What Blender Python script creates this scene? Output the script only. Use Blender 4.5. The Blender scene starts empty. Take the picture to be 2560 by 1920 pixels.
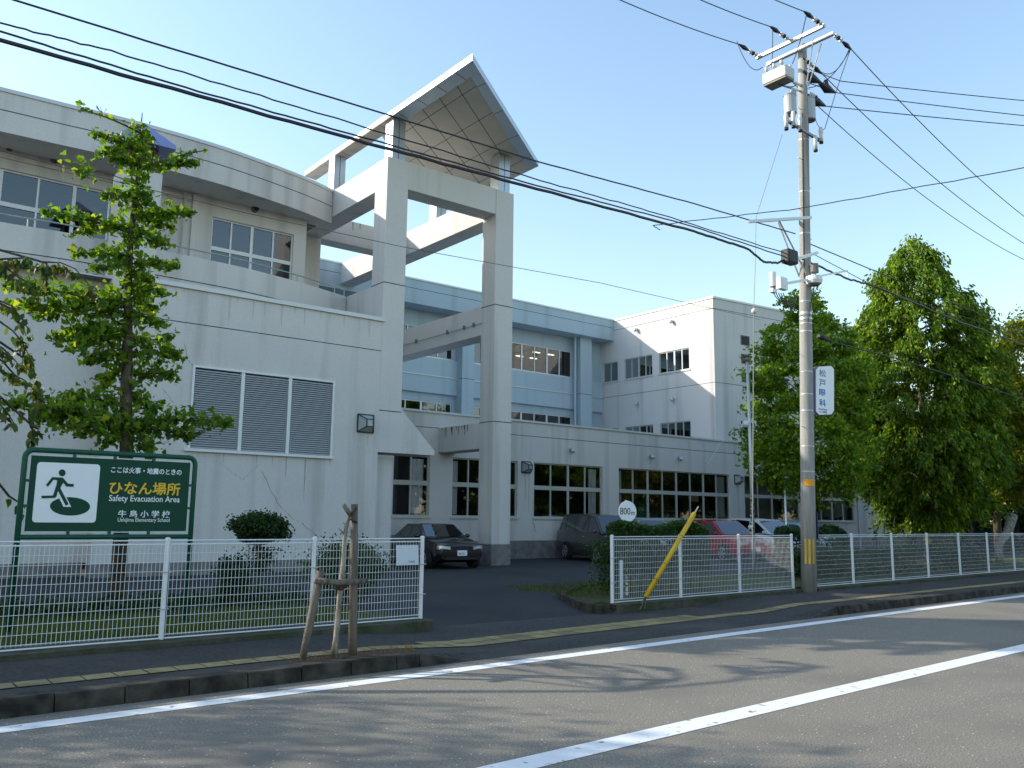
import bpy, math, random
import numpy as np
from mathutils import Vector, Matrix
rnd = random.Random(7)
nr = np.random.RandomState(11)
S = bpy.context.scene
COL = S.collection

# ------------------------------------------------------------ camera
CAM = Vector((0, 0, 1.75)); FPX = 2158.5
_pi, _ro, _ya = math.radians(8.808), math.radians(0.6464), math.radians(51.73)
FW = Vector((math.cos(_pi)*math.cos(_ya), math.cos(_pi)*math.sin(_ya), math.sin(_pi)))
_R = Vector((math.sin(_ya), -math.cos(_ya), 0)); _U = _R.cross(FW)
RT = _R*math.cos(_ro) + _U*math.sin(_ro)
UP = -_R*math.sin(_ro) + _U*math.cos(_ro)
cd = bpy.data.cameras.new('camera'); co = bpy.data.objects.new('camera', cd); COL.objects.link(co)
cd.sensor_width = 36; cd.lens = FPX/2560*36; cd.clip_end = 3000; cd.clip_start = .05
M = Matrix((RT, UP, -FW)).transposed().to_4x4(); M.translation = CAM
co.matrix_world = M
S.camera = co

# ------------------------------------------------------------ sky, sun, exposure
SUNV = Vector((-1.04, 1.0, 0.735)).normalized()          # towards the sun
w = bpy.data.worlds.new('World'); S.world = w; w.use_nodes = True
nt = w.node_tree; bg = nt.nodes['Background']
sky = nt.nodes.new('ShaderNodeTexSky'); sky.sky_type = 'NISHITA'; sky.sun_disc = False
sky.sun_elevation = math.asin(SUNV.z)
sky.sun_rotation = math.atan2(SUNV.x, SUNV.y)
sky.air_density = 1.5; sky.dust_density = 1.0; sky.ozone_density = 2.2
nt.links.new(sky.outputs[0], bg.inputs[0]); bg.inputs[1].default_value = 0.138
sl = bpy.data.lights.new('sun', 'SUN'); so = bpy.data.objects.new('sun', sl); COL.objects.link(so)
sl.energy = 2.7; sl.angle = math.radians(0.5); sl.color = (1.0, .92, .80)
so.rotation_euler = SUNV.to_track_quat('Z', 'Y').to_euler(); so.location = (-20, 20, 40)
S.view_settings.view_transform = 'Standard'; S.view_settings.look = 'None'
S.view_settings.exposure = 1.12; S.view_settings.gamma = 1
S.cycles.max_bounces = 6; S.cycles.diffuse_bounces = 3; S.cycles.transparent_max_bounces = 12
S.cycles.use_denoising = True

# ------------------------------------------------------------ helpers
def ray(x, y):
    return FW + RT*((x-1280)/FPX) - UP*((y-960)/FPX)
def atX(v, x, y): d = ray(x, y); return CAM + d*((v-CAM.x)/d.x)
def atY(v, x, y): d = ray(x, y); return CAM + d*((v-CAM.y)/d.y)
def atZ(v, x, y): d = ray(x, y); return CAM + d*((v-CAM.z)/d.z)
def rd(s, t): return (s, t+.04*s)                         # road frame: s along, t across

def tag(o, label=None, cat=None, group=None, kind=None):
    if label: o['label'] = label
    if cat: o['category'] = cat
    if group: o['group'] = group
    if kind: o['kind'] = kind
    return o
def thing(name, label, cat, loc=(0, 0, 0), rz=0, group=None):
    o = bpy.data.objects.new(name, None); COL.objects.link(o)
    o.location = loc; o.rotation_euler = (0, 0, rz); o.empty_display_size = .2
    return tag(o, label, cat, group)
def root_loc(o):
    v = Vector((0, 0, 0))
    while o is not None: v += Vector(o.location); o = o.parent
    return v

class MB:
    def __init__(s): s.v = []; s.f = []; s.m = []
    def add(s, vs, fs, mi=0):
        n = len(s.v); s.v += [tuple(a) for a in vs]; s.f += [tuple(n+i for i in f) for f in fs]; s.m += [mi]*len(fs); return s
    def quad(s, a, b, c, d, mi=0): return s.add([a, b, c, d], [(0, 1, 2, 3)], mi)
    def box(s, x0, x1, y0, y1, z0, z1, mi=0):
        vs = [(x, y, z) for z in (z0, z1) for y in (y0, y1) for x in (x0, x1)]
        return s.add(vs, [(0, 2, 3, 1), (4, 5, 7, 6), (0, 1, 5, 4), (2, 6, 7, 3), (0, 4, 6, 2), (1, 3, 7, 5)], mi)
    def obox(s, c, ax, ay, az, mi=0):
        c = Vector(c); ax, ay, az = Vector(ax), Vector(ay), Vector(az)
        vs = [c+ax*i+ay*j+az*k for k in (-1, 1) for j in (-1, 1) for i in (-1, 1)]
        return s.add(vs, [(0, 2, 3, 1), (4, 5, 7, 6), (0, 1, 5, 4), (2, 6, 7, 3), (0, 4, 6, 2), (1, 3, 7, 5)], mi)
    def prism(s, pts, z0, z1, mi=0):
        n = len(pts); vs = [(p[0], p[1], z0) for p in pts]+[(p[0], p[1], z1) for p in pts]
        fs = [tuple(range(n-1, -1, -1)), tuple(range(n, 2*n))]+[(i, (i+1) % n, n+(i+1) % n, n+i) for i in range(n)]
        return s.add(vs, fs, mi)
    def prismY(s, pts, y0, y1, mi=0):                     # pts (x,z)
        n = len(pts); vs = [(p[0], y0, p[1]) for p in pts]+[(p[0], y1, p[1]) for p in pts]
        fs = [tuple(range(n)), tuple(range(2*n-1, n-1, -1))]+[(i, n+i, n+(i+1) % n, (i+1) % n) for i in range(n)]
        return s.add(vs, fs, mi)
    def tube(s, pts, r, n=8, mi=0, caps=True):
        pts = [Vector(p) for p in pts]; rs = r if isinstance(r, (list, tuple)) else [r]*len(pts)
        base = len(s.v); a0 = None
        for i, p in enumerate(pts):
            d = (pts[min(i+1, len(pts)-1)]-pts[max(i-1, 0)]).normalized()
            if a0 is None: a0 = d.orthogonal().normalized()
            a0 = (a0-d*a0.dot(d)).normalized(); b = d.cross(a0)
            for k in range(n):
                t = 2*math.pi*k/n; s.v.append(tuple(p+(a0*math.cos(t)+b*math.sin(t))*rs[i]))
        for i in range(len(pts)-1):
            for k in range(n):
                k2 = (k+1) % n
                s.f.append((base+i*n+k, base+i*n+k2, base+(i+1)*n+k2, base+(i+1)*n+k)); s.m.append(mi)
        if caps:
            s.f.append(tuple(base+k for k in range(n-1, -1, -1))); s.m.append(mi)
            e = base+(len(pts)-1)*n; s.f.append(tuple(e+k for k in range(n))); s.m.append(mi)
        return s
    def cyl(s, p0, p1, r0, r1=None, n=14, mi=0): return s.tube([p0, p1], [r0, r0 if r1 is None else r1], n, mi)
    def ball(s, c, rx, ry=None, rz=None, n=10, mi=0):
        ry = ry or rx; rz = rz or rx; c = Vector(c); base = len(s.v); h = n//2
        for i in range(h+1):
            t = math.pi*i/h
            for k in range(n):
                a = 2*math.pi*k/n; s.v.append((c.x+rx*math.sin(t)*math.cos(a), c.y+ry*math.sin(t)*math.sin(a), c.z+rz*math.cos(t)))
        for i in range(h):
            for k in range(n):
                k2 = (k+1) % n; s.f.append((base+i*n+k, base+(i+1)*n+k, base+(i+1)*n+k2, base+i*n+k2)); s.m.append(mi)
        return s
    # wall seen from -Y (or -X), with holes (u0,u1,z0,z1) and reveals going in by d
    def wall(s, axis, p, u0, u1, z0, z1, holes=(), d=.18, mi=0):
        us = sorted({u0, u1}|{h[0] for h in holes}|{h[1] for h in holes}); zs = sorted({z0, z1}|{h[2] for h in holes}|{h[3] for h in holes})
        us = [u for u in us if u0 <= u <= u1]; zs = [z for z in zs if z0 <= z <= z1]
        Q = (lambda u, q, z: (u, q, z)) if axis == 'y' else (lambda u, q, z: (q, u, z))
        for a, b in zip(us, us[1:]):
            for c, e in zip(zs, zs[1:]):
                m, k = (a+b)/2, (c+e)/2
                if any(h[0] < m < h[1] and h[2] < k < h[3] for h in holes): continue
                s.quad(Q(a, p, c), Q(b, p, c), Q(b, p, e), Q(a, p, e), mi)
        for h in holes:
            a, b, c, e = h
            s.quad(Q(a, p, c), Q(a, p+d, c), Q(a, p+d, e), Q(a, p, e), mi); s.quad(Q(b, p, c), Q(b, p+d, c), Q(b, p+d, e), Q(b, p, e), mi)
            s.quad(Q(a, p, c), Q(b, p, c), Q(b, p+d, c), Q(a, p+d, c), mi); s.quad(Q(a, p, e), Q(b, p, e), Q(b, p+d, e), Q(a, p+d, e), mi)
        return s
    def build(s, name, mat, parent=None, smooth=False, local=False, bevel=0):
        me = bpy.data.meshes.new(name)
        off = Vector((0, 0, 0)) if local else root_loc(parent)
        me.from_pydata([(a[0]-off.x, a[1]-off.y, a[2]-off.z) for a in s.v], [], s.f)
        for mm in (mat if isinstance(mat, (list, tuple)) else [mat]): me.materials.append(mm)
        me.polygons.foreach_set('material_index', s.m)
        if smooth: me.polygons.foreach_set('use_smooth', [True]*len(s.f))
        me.update()
        o = bpy.data.objects.new(name, me); COL.objects.link(o)
        if parent: o.parent = parent
        if bevel:
            b = o.modifiers.new('bevel', 'BEVEL'); b.width = bevel; b.segments = 2; b.limit_method = 'ANGLE'; b.angle_limit = math.radians(40)
        return o
def struct(mb, name, mat): return tag(mb.build(name, mat), kind='structure')
def one(mb, name, mat, label, cat, group=None, **k): return tag(mb.build(name, mat, **k), label, cat, group)

# ------------------------------------------------------------ materials
def newmat(name):
    m = bpy.data.materials.new(name); m.use_nodes = True; return m, m.node_tree, m.node_tree.nodes['Principled BSDF']
def plain(name, c, rough=.6, metal=0, spec=.5):
    m, t, b = newmat(name); b.inputs['Base Color'].default_value = (*c, 1); b.inputs['Roughness'].default_value = rough
    b.inputs['Metallic'].default_value = metal; b.inputs['Specular IOR Level'].default_value = spec; return m
def noisy(name, c1, c2, scale=3, rough=.8, detail=6, stretch=(1, 1, 1), lo=.35, hi=.65, bump=0, bscale=60, c3=None, s3=.3, metal=0, spec=.3):
    m, t, b = newmat(name); N = t.nodes; L = t.links
    tc = N.new('ShaderNodeTexCoord'); mp = N.new('ShaderNodeMapping'); mp.inputs['Scale'].default_value = stretch
    L.new(tc.outputs['Object'], mp.inputs[0])
    n = N.new('ShaderNodeTexNoise'); n.inputs['Scale'].default_value = scale; n.inputs['Detail'].default_value = detail; L.new(mp.outputs[0], n.inputs[0])
    r = N.new('ShaderNodeValToRGB'); r.color_ramp.elements[0].position = lo; r.color_ramp.elements[1].position = hi
    r.color_ramp.elements[0].color = (*c1, 1); r.color_ramp.elements[1].color = (*c2, 1); L.new(n.outputs[0], r.inputs[0])
    out = r.outputs[0]
    if c3:
        n3 = N.new('ShaderNodeTexNoise'); n3.inputs['Scale'].default_value = s3; n3.inputs['Detail'].default_value = 5; L.new(tc.outputs['Object'], n3.inputs[0])
        r3 = N.new('ShaderNodeValToRGB'); r3.color_ramp.elements[0].position = .48; r3.color_ramp.elements[1].position = .68; L.new(n3.outputs[0], r3.inputs[0])
        mx = N.new('ShaderNodeMix'); mx.data_type = 'RGBA'; L.new(r3.outputs[0], mx.inputs[0]); L.new(out, mx.inputs[6]); mx.inputs[7].default_value = (*c3, 1); out = mx.outputs[2]
    L.new(out, b.inputs['Base Color']); b.inputs['Roughness'].default_value = rough; b.inputs['Metallic'].default_value = metal; b.inputs['Specular IOR Level'].default_value = spec
    if bump:
        n2 = N.new('ShaderNodeTexNoise'); n2.inputs['Scale'].default_value = bscale; n2.inputs['Detail'].default_value = 4; L.new(tc.outputs['Object'], n2.inputs[0])
        bp = N.new('ShaderNodeBump'); bp.inputs['Strength'].default_value = bump; bp.inputs['Distance'].default_value = .02; L.new(n2.outputs[0], bp.inputs['Height']); L.new(bp.outputs[0], b.inputs['Normal'])
    return m
def wallpaint(name, c, dark=.80):
    """painted concrete: faint vertical dirt runs, soft blotches and a fine sprayed grain"""
    m, t, b = newmat(name); N = t.nodes; L = t.links
    tc = N.new('ShaderNodeTexCoord')
    def ns(scale, st, det=5):
        mp = N.new('ShaderNodeMapping'); mp.inputs['Scale'].default_value = st; L.new(tc.outputs['Object'], mp.inputs[0])
        n = N.new('ShaderNodeTexNoise'); n.inputs['Scale'].default_value = scale; n.inputs['Detail'].default_value = det; L.new(mp.outputs[0], n.inputs[0]); return n
    def ramp(n, lo, hi, a, bb):
        r = N.new('ShaderNodeValToRGB'); r.color_ramp.elements[0].position = lo; r.color_ramp.elements[1].position = hi
        r.color_ramp.elements[0].color = (a, a, a, 1); r.color_ramp.elements[1].color = (bb, bb, bb, 1); L.new(n.outputs[0], r.inputs[0]); return r
    a = ramp(ns(1.6, (1, 1, .06)), .52, .72, 1, dark)
    bl = ramp(ns(.5, (1, 1, 1)), .3, .7, .93, 1.0)
    gr = ramp(ns(26, (1, 1, 1), 3), .3, .7, .94, 1.03)
    def mul(x, y):
        k = N.new('ShaderNodeMix'); k.data_type = 'RGBA'; k.blend_type = 'MULTIPLY'; k.inputs[0].default_value = 1
        L.new(x, k.inputs[6]); L.new(y, k.inputs[7]); return k.outputs[2]
    rgb = N.new('ShaderNodeRGB'); rgb.outputs[0].default_value = (*c, 1)
    L.new(mul(mul(mul(rgb.outputs[0], a.outputs[0]), bl.outputs[0]), gr.outputs[0]), b.inputs['Base Color'])
    b.inputs['Roughness'].default_value = .85; b.inputs['Specular IOR Level'].default_value = .2
    bp = N.new('ShaderNodeBump'); bp.inputs['Strength'].default_value = .25; bp.inputs['Distance'].default_value = .01
    L.new(ns(45, (1, 1, 1)).outputs[0], bp.inputs['Height']); L.new(bp.outputs[0], b.inputs['Normal'])
    return m
def leafmat(name, cols, trans=.45, rough=.5):
    m = bpy.data.materials.new(name); m.use_nodes = True; t = m.node_tree; N = t.nodes; L = t.links
    for n in list(N): N.remove(n)
    out = N.new('ShaderNodeOutputMaterial'); g = N.new('ShaderNodeNewGeometry')
    r = N.new('ShaderNodeValToRGB'); cr = r.color_ramp; cr.elements.remove(cr.elements[0])
    cr.elements[0].position = 0; cr.elements[0].color = (*cols[0], 1)
    for i, c in enumerate(cols[1:]): e = cr.elements.new((i+1)/(len(cols)-1)); e.color = (*c, 1)
    L.new(g.outputs['Random Per Island'], r.inputs[0])
    d = N.new('ShaderNodeBsdfPrincipled'); d.inputs['Roughness'].default_value = rough; d.inputs['Specular IOR Level'].default_value = .35
    tr = N.new('ShaderNodeBsdfTranslucent'); br = N.new('ShaderNodeMix'); br.data_type = 'RGBA'; br.blend_type = 'MULTIPLY'
    br.inputs[0].default_value = 1; br.inputs[7].default_value = (1.9, 1.9, .8, 1); L.new(r.outputs[0], br.inputs[6])
    L.new(r.outputs[0], d.inputs['Base Color']); L.new(br.outputs[2], tr.inputs[0])
    mx = N.new('ShaderNodeMixShader'); mx.inputs[0].default_value = trans; L.new(d.outputs[0], mx.inputs[1]); L.new(tr.outputs[0], mx.inputs[2]); L.new(mx.outputs[0], out.inputs[0])
    return m
def glassmat(name, tint, refl=.12, boost=1.6):
    m = bpy.data.materials.new(name); m.use_nodes = True; t = m.node_tree; N = t.nodes; L = t.links
    for n in list(N): N.remove(n)
    out = N.new('ShaderNodeOutputMaterial'); tp = N.new('ShaderNodeBsdfTransparent'); tp.inputs[0].default_value = (*tint, 1)
    gl = N.new('ShaderNodeBsdfGlossy'); gl.inputs['Roughness'].default_value = .015; gl.inputs[0].default_value = (.92, .96, 1, 1)
    fr = N.new('ShaderNodeFresnel'); fr.inputs[0].default_value = 1.5
    ma = N.new('ShaderNodeMath'); ma.operation = 'MULTIPLY_ADD'; ma.inputs[1].default_value = boost; ma.inputs[2].default_value = refl; ma.use_clamp = True
    L.new(fr.outputs[0], ma.inputs[0]); mx = N.new('ShaderNodeMixShader'); L.new(ma.outputs[0], mx.inputs[0]); L.new(tp.outputs[0], mx.inputs[1]); L.new(gl.outputs[0], mx.inputs[2]); L.new(mx.outputs[0], out.inputs[0])
    return m

WALL = wallpaint('wall_paint', (.69, .67, .64), .76)
WALLB = wallpaint('wall_paint_rear_shade', (.44, .54, .60), .84)  # rear wing: bluish shade under the open sky is put into the wall colour
FOUND = noisy('foundation_concrete', (.16, .155, .15), (.25, .24, .23), 4, .9, bump=.3)
GROOVE = plain('joint', (.04, .045, .055), .9)
CAP = plain('cap_metal', (.60, .62, .62), .45, .2)
SOFF = noisy('soffit_panel', (.64, .59, .50), (.70, .65, .56), 1.2, .7)
PANEL = plain('aluminium_panel', (.44, .50, .57), .38, .45)
ALU = plain('window_frame_white', (.72, .74, .74), .4, .1)
ALUG = plain('window_frame_grey', (.52, .52, .48), .45, .2)
DARK = plain('dark_recess', (.02, .02, .022), .9)
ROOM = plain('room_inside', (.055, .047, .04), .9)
GLASS = glassmat('window_glass', (.78, .80, .80), .04, 1.2)
GLASSU = glassmat('upper_window_glass', (.26, .29, .33), .05, 1.25)
GLASSB = glassmat('side_window_glass', (.20, .21, .22), 0, .35)
CURT = noisy('curtain_cloth', (.78, .80, .86), (.88, .88, .92), 8, .9, stretch=(6, 6, .2))
LOUV = plain('louver_metal', (.50, .53, .56), .5, .1)
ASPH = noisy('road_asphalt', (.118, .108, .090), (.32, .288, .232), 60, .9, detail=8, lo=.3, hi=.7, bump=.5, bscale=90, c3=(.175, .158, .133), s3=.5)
def specks(mat, scale, thr, c):
    t = mat.node_tree; N = t.nodes; L = t.links; b = N['Principled BSDF']; src = b.inputs['Base Color'].links[0].from_socket
    tc = N.new('ShaderNodeTexCoord'); v = N.new('ShaderNodeTexVoronoi'); v.inputs['Scale'].default_value = scale; L.new(tc.outputs['Object'], v.inputs['Vector'])
    lt = N.new('ShaderNodeMath'); lt.operation = 'LESS_THAN'; lt.inputs[1].default_value = thr; L.new(v.outputs['Distance'], lt.inputs[0])
    mx = N.new('ShaderNodeMix'); mx.data_type = 'RGBA'; L.new(lt.outputs[0], mx.inputs[0]); L.new(src, mx.inputs[6]); mx.inputs[7].default_value = (*c, 1); L.new(mx.outputs[2], b.inputs['Base Color'])
specks(ASPH, 14, .10, (.62, .60, .55)); specks(ASPH, 23, .11, (.05, .05, .05))
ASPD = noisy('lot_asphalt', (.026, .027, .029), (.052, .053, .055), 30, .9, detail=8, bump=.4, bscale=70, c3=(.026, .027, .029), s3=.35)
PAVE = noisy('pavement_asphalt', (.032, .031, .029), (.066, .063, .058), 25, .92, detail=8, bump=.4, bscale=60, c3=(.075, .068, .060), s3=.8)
KERB = noisy('kerb_concrete', (.018, .016, .013), (.068, .060, .048), 5, .95, bump=.5, bscale=30)
TACT = noisy('tactile_block', (.25, .195, .085), (.36, .29, .14), 6, .9, bump=.6, bscale=25, c3=(.17, .14, .08), s3=1.2)
LINE = noisy('road_line_paint', (.22, .21, .19), (.74, .74, .73), 9, .7, detail=12, lo=.30, hi=.37, bump=.3)
GRASS = noisy('lawn_soil', (.03, .045, .012), (.07, .085, .025), 9, 1, bump=.6, bscale=50, c3=(.045, .035, .02), s3=.6)
WHITEP = plain('fence_white', (.74, .77, .78), .45)
POLE = noisy('pole_concrete', (.26, .255, .24), (.37, .36, .335), 3, .85, stretch=(4, 4, .3), bump=.2)
STEEL = plain('galvanised_steel', (.50, .51, .50), .42, .5)
WIRE = plain('black_wire', (.012, .013, .025), .5)
GREENP = plain('green_paint', (.004, .075, .042), .45, 0, .35)
GREEN = plain('sign_green', (.004, .055, .030), .6, 0, .25)
SWHITE = plain('sign_white', (.80, .83, .85), .5)
YEL = plain('sign_yellow', (.80, .50, .02), .5)
YELP = noisy('yellow_plastic', (.55, .34, .01), (.66, .42, .015), 3, .45, stretch=(1, 1, 1))
BLACK = plain('black_rubber', (.012, .012, .013), .6)
BARK = noisy('bark', (.05, .04, .03), (.13, .105, .08), 14, .95, stretch=(1, 1, .25), bump=.8, bscale=25)
WOODS = noisy('weathered_stake', (.075, .064, .052), (.19, .165, .135), 10, .9, stretch=(2, 2, .15), bump=.6, bscale=40)
PALEBARK = noisy('pale_bark', (.13, .11, .085), (.36, .32, .26), 9, .9, stretch=(2, 2, .5), bump=.6)

# ------------------------------------------------------------ ground
XL, XR = -60, 220
struct(MB().box(-1500, 1500, -1500, 1500, -1.0, -.035), 'ground', noisy('far_ground', (.05, .06, .03), (.09, .09, .06), .2, 1))
def strip(t0, t1, z0, z1, s0, s1, n=1, z=None):
    m = MB()
    for i in range(n):
        a, b = s0+(s1-s0)*i/n, s0+(s1-s0)*(i+1)/n
        m.quad((*rd(a, t0), z0), (*rd(b, t0), z0), (*rd(b, t1), z1), (*rd(a, t1), z1))
    return m
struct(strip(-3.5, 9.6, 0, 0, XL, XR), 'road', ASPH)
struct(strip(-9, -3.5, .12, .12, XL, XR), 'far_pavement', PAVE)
struct(strip(8.16, 8.39, .004, .004, XL, XR), 'road_edge_line', LINE)
cl = strip(4.77, 5.04, .004, .004, XL, XR); struct(cl, 'road_centre_line', LINE)
# pavement: level beside the kerbs, dipping in front of the gateway
pm = MB(); prof = [(XL, .13), (5.6, .13), (7.0, .045), (13.8, .045), (15.2, .13), (XR, .13)]
for (a, za), (b, zb) in zip(prof, prof[1:]):
    pm.quad((*rd(a, 8.9), za), (*rd(b, 8.9), zb), (*rd(b, 11.3), zb+.01), (*rd(a, 11.3), za+.01))
pm.quad((*rd(5.6, 8.7), .004), (*rd(15.2, 8.7), .004), (*rd(13.8, 8.9), .045), (*rd(7.0, 8.9), .045))
pm.add([(*rd(13.8, 8.9), .045), (*rd(15.2, 8.7), .004), (*rd(15.2, 8.9), .13)], [(0, 1, 2)]); pm.add([(*rd(7.0, 8.9), .045), (*rd(5.6, 8.9), .13), (*rd(5.6, 8.7), .004)], [(0, 1, 2)])
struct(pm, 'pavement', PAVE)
def zp(s):
    for (a, za), (b, zb) in zip(prof, prof[1:]):
        if a <= s <= b: return za+(zb-za)*(s-a)/(b-a)
# tactile paving: single blocks, each cut apart by a joint
tm = MB(); s = -8.0
while s < 60:
    a, b = s+.008, s+.292; dt = 0 if s < 6.4 else min(.17, (s-6.4)*.03)
    if s > 13: dt = max(0, .17-(s-13)*.06)
    dw = .0 if not (6.2 < s < 12.3) else .30
    for k in range(1 if dw == 0 else 2):
        t0 = 9.34+dt+k*.3; z = .012
        zz = [zp(a)+z+rnd.uniform(-.002, .002)]*2
        tm.quad((*rd(a, t0+.01), zz[0]), (*rd(b, t0+.01), zp(b)+z), (*rd(b, t0+.29), zp(b)+z), (*rd(a, t0+.29), zz[0]))
    s += .3
struct(tm, 'tactile_paving', TACT)
def kerb(s0, s1, end=None):
    m = MB(); s = s0
    while s < s1-.01:
        e = min(s+.6, s1); g = .006; h = .155+rnd.uniform(-.006, .006)
        a, b = s+g, e-g
        P = [(8.70, -.02), (8.735, h-.012), (8.75, h), (8.95, h), (8.95, -.02)]
        vs = [(*rd(a, t), z) for t, z in P]+[(*rd(b, t), z) for t, z in P]
        m.add(vs, [(0, 1, 2, 3, 4), (9, 8, 7, 6, 5)]+[(i, i+5, i+6, i+1) for i in range(4)]); s = e
    if end:
        a, b = end
        m.add([(*rd(a, 8.70), -.02), (*rd(a, 8.95), -.02), (*rd(a, 8.75), .155), (*rd(a, 8.95), .155), (*rd(b, 8.72), -.01), (*rd(b, 8.93), -.01), (*rd(b, 8.74), .02), (*rd(b, 8.93), .02)],
              [(0, 2, 3, 1), (4, 5, 7, 6), (0, 4, 6, 2), (2, 6, 7, 3), (1, 3, 7, 5)])
    return m
struct(kerb(-30, 5.72, (5.73, 6.36)), 'kerb', KERB); struct(kerb(15.3, 90, (15.29, 14.5)), 'kerb', KERB)
# school yard
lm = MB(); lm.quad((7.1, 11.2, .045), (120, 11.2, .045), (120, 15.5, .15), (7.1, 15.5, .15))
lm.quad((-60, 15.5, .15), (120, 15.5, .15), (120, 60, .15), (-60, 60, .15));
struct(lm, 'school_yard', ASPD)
lw = MB(); lw.box(-60, 7.15, 11.8, 15.9, -.02, .19)
lw.prism([(11.35, 12.0), (19, 12.3), (120, 16.4), (120, 20.8), (33, 17.6), (22, 16.4), (14, 14.9), (12.3, 13.6)], -.02, .20)
struct(lw, 'lawn', GRASS)
ek = MB()
pth = [(11.2, 11.5), (11.3, 12.1), (12.2, 13.75), (13.9, 15.1), (18, 15.8)]
for a, b in zip(pth, pth[1:]):
    d = Vector((b[0]-a[0], b[1]-a[1], 0)); n = max(1, int(d.length/.6)); d /= n
    for i in range(n):
        p = Vector((*a, .12))+d*(i+.5); u = d.normalized(); ek.obox(p, u*(d.length/2-.01), Vector((-u.y, u.x, 0))*.07, (0, 0, .10))
struct(ek, 'lawn_kerb', KERB)
MOSS = noisy('mossy_concrete', (.05, .055, .03), (.10, .095, .08), 6, 1, bump=.5, c3=(.035, .055, .012), s3=1.5)
fb = MB()
for s0, s1 in ((-30, 7.45), (11.55, 17.7), (18.45, 70)):
    a, b = s0, s1
    fb.add([(*rd(a, 11.0), -.02), (*rd(b, 11.0), -.02), (*rd(b, 11.0), .20), (*rd(a, 11.0), .20), (*rd(a, 11.45), -.02), (*rd(b, 11.45), -.02), (*rd(b, 11.45), .24), (*rd(a, 11.45), .24)],
           [(0, 1, 2, 3), (3, 2, 6, 7), (4, 7, 6, 5), (0, 3, 7, 4), (1, 5, 6, 2)])
struct(fb, 'fence_footing', MOSS)

CRK = plain('asphalt_crack', (.008, .008, .009), 1)
for k, (x, y, z, a, L_) in enumerate(((9.6, 14.2, None, .1, 1.3), (13.5, 19.5, .1535, .05, 1.8), (17.5, 20.5, .1535, .3, 1.2), (10.8, 16.4, .1535, .0, 1.0), (12.4, 21.8, .1535, -.1, 1.5), (19.5, 22.3, .1535, .2, 1.6))):
    m = MB(); q = Vector((x, y, 0)); d = Vector((math.cos(a), math.sin(a), 0))
    zf = lambda p: z or (.045+(p.y-11.2)*.105/4.3+.0035)
    for i in range(int(L_/.12)):
        r = q+d*.12+Vector((0, rnd.uniform(-.03, .03), 0)); w_ = rnd.uniform(.004, .016); m.quad((q.x, q.y-w_, zf(q)), (r.x, r.y-w_, zf(r)), (r.x, r.y+w_, zf(r)), (q.x, q.y+w_, zf(q))); q = r
    struct(m, 'yard_crack', CRK)

# ------------------------------------------------------------ buildings
def window(parent, axis, p, u0, u1, z0, z1, vs, hs=(), fr=.05, frame=ALU, glass=GLASS, deep=.10, sill=True, thick=(), curt=(), open_=(), name='window', curtz=None):
    """frame set p+deep; vs: mullion u positions, hs: rail (z, height) list"""
    Q = (lambda u, q, z: (u, q, z)) if axis == 'y' else (lambda u, q, z: (q, u, z))
    def bx(m, a, b, c, e, q0, q1):
        if axis == 'y': m.box(a, b, q0, q1, c, e)
        else: m.box(q0, q1, a, b, c, e)
    q = p+deep; m = MB()
    bx(m, u0, u1, z0, z0+fr, q-.02, q+.05); bx(m, u0, u1, z1-fr, z1, q-.02, q+.05)
    bx(m, u0, u0+fr, z0+fr, z1-fr, q-.02, q+.05); bx(m, u1-fr, u1, z0+fr, z1-fr, q-.02, q+.05)
    for (z, h) in hs: bx(m, u0+fr, u1-fr, z-h/2, z+h/2, q-.022, q+.05)
    edges = [z0+fr]+[v for (z, h) in sorted(hs) for v in (z-h/2, z+h/2)]+[z1-fr]
    for v in vs:
        wd = .05 if v in thick else .028
        for k in range(0, len(edges), 2): bx(m, v-wd, v+wd, edges[k], edges[k+1], q-.018, q+.05)
    f = m.build(name, frame, parent)
    g = MB(); g.quad(Q(u0+fr, q+.02, z0+fr), Q(u1-fr, q+.02, z0+fr), Q(u1-fr, q+.02, z1-fr), Q(u0+fr, q+.02, z1-fr)); g.build('pane', glass, f)
    if sill:
        s = MB(); bx(s, u0-.06, u1+.06, z0-.07, z0-.004, p-.05, p-.003); s.build('sill', CAP, f)
    for (a, b) in curt:
        c = MB(); n = max(4, int((b-a)/.05)); zb, zt = curtz or (z0+.1, z1-.12)
        for i in range(n):
            x0, x1 = a+(b-a)*i/n, a+(b-a)*(i+1)/n; k0 = .04*math.sin(i*1.9)+.02*math.sin(i*.7); k1 = .04*math.sin((i+1)*1.9)+.02*math.sin((i+1)*.7)
            c.quad(Q(x0, q+.18+k0, zb), Q(x1, q+.18+k1, zb), Q(x1, q+.16+k1*.6, zt), Q(x0, q+.16+k0*.6, zt))
        c.build('curtain', CURT, f, smooth=True)
    return f
def groove_y(m, y, x0, x1, z): m.box(x0, x1, y-.003, y+.02, z-.012, z+.012)
def groove_x(m, x, y0, y1, z): m.box(x-.003, x+.02, y0, y1, z-.012, z+.012)

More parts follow.
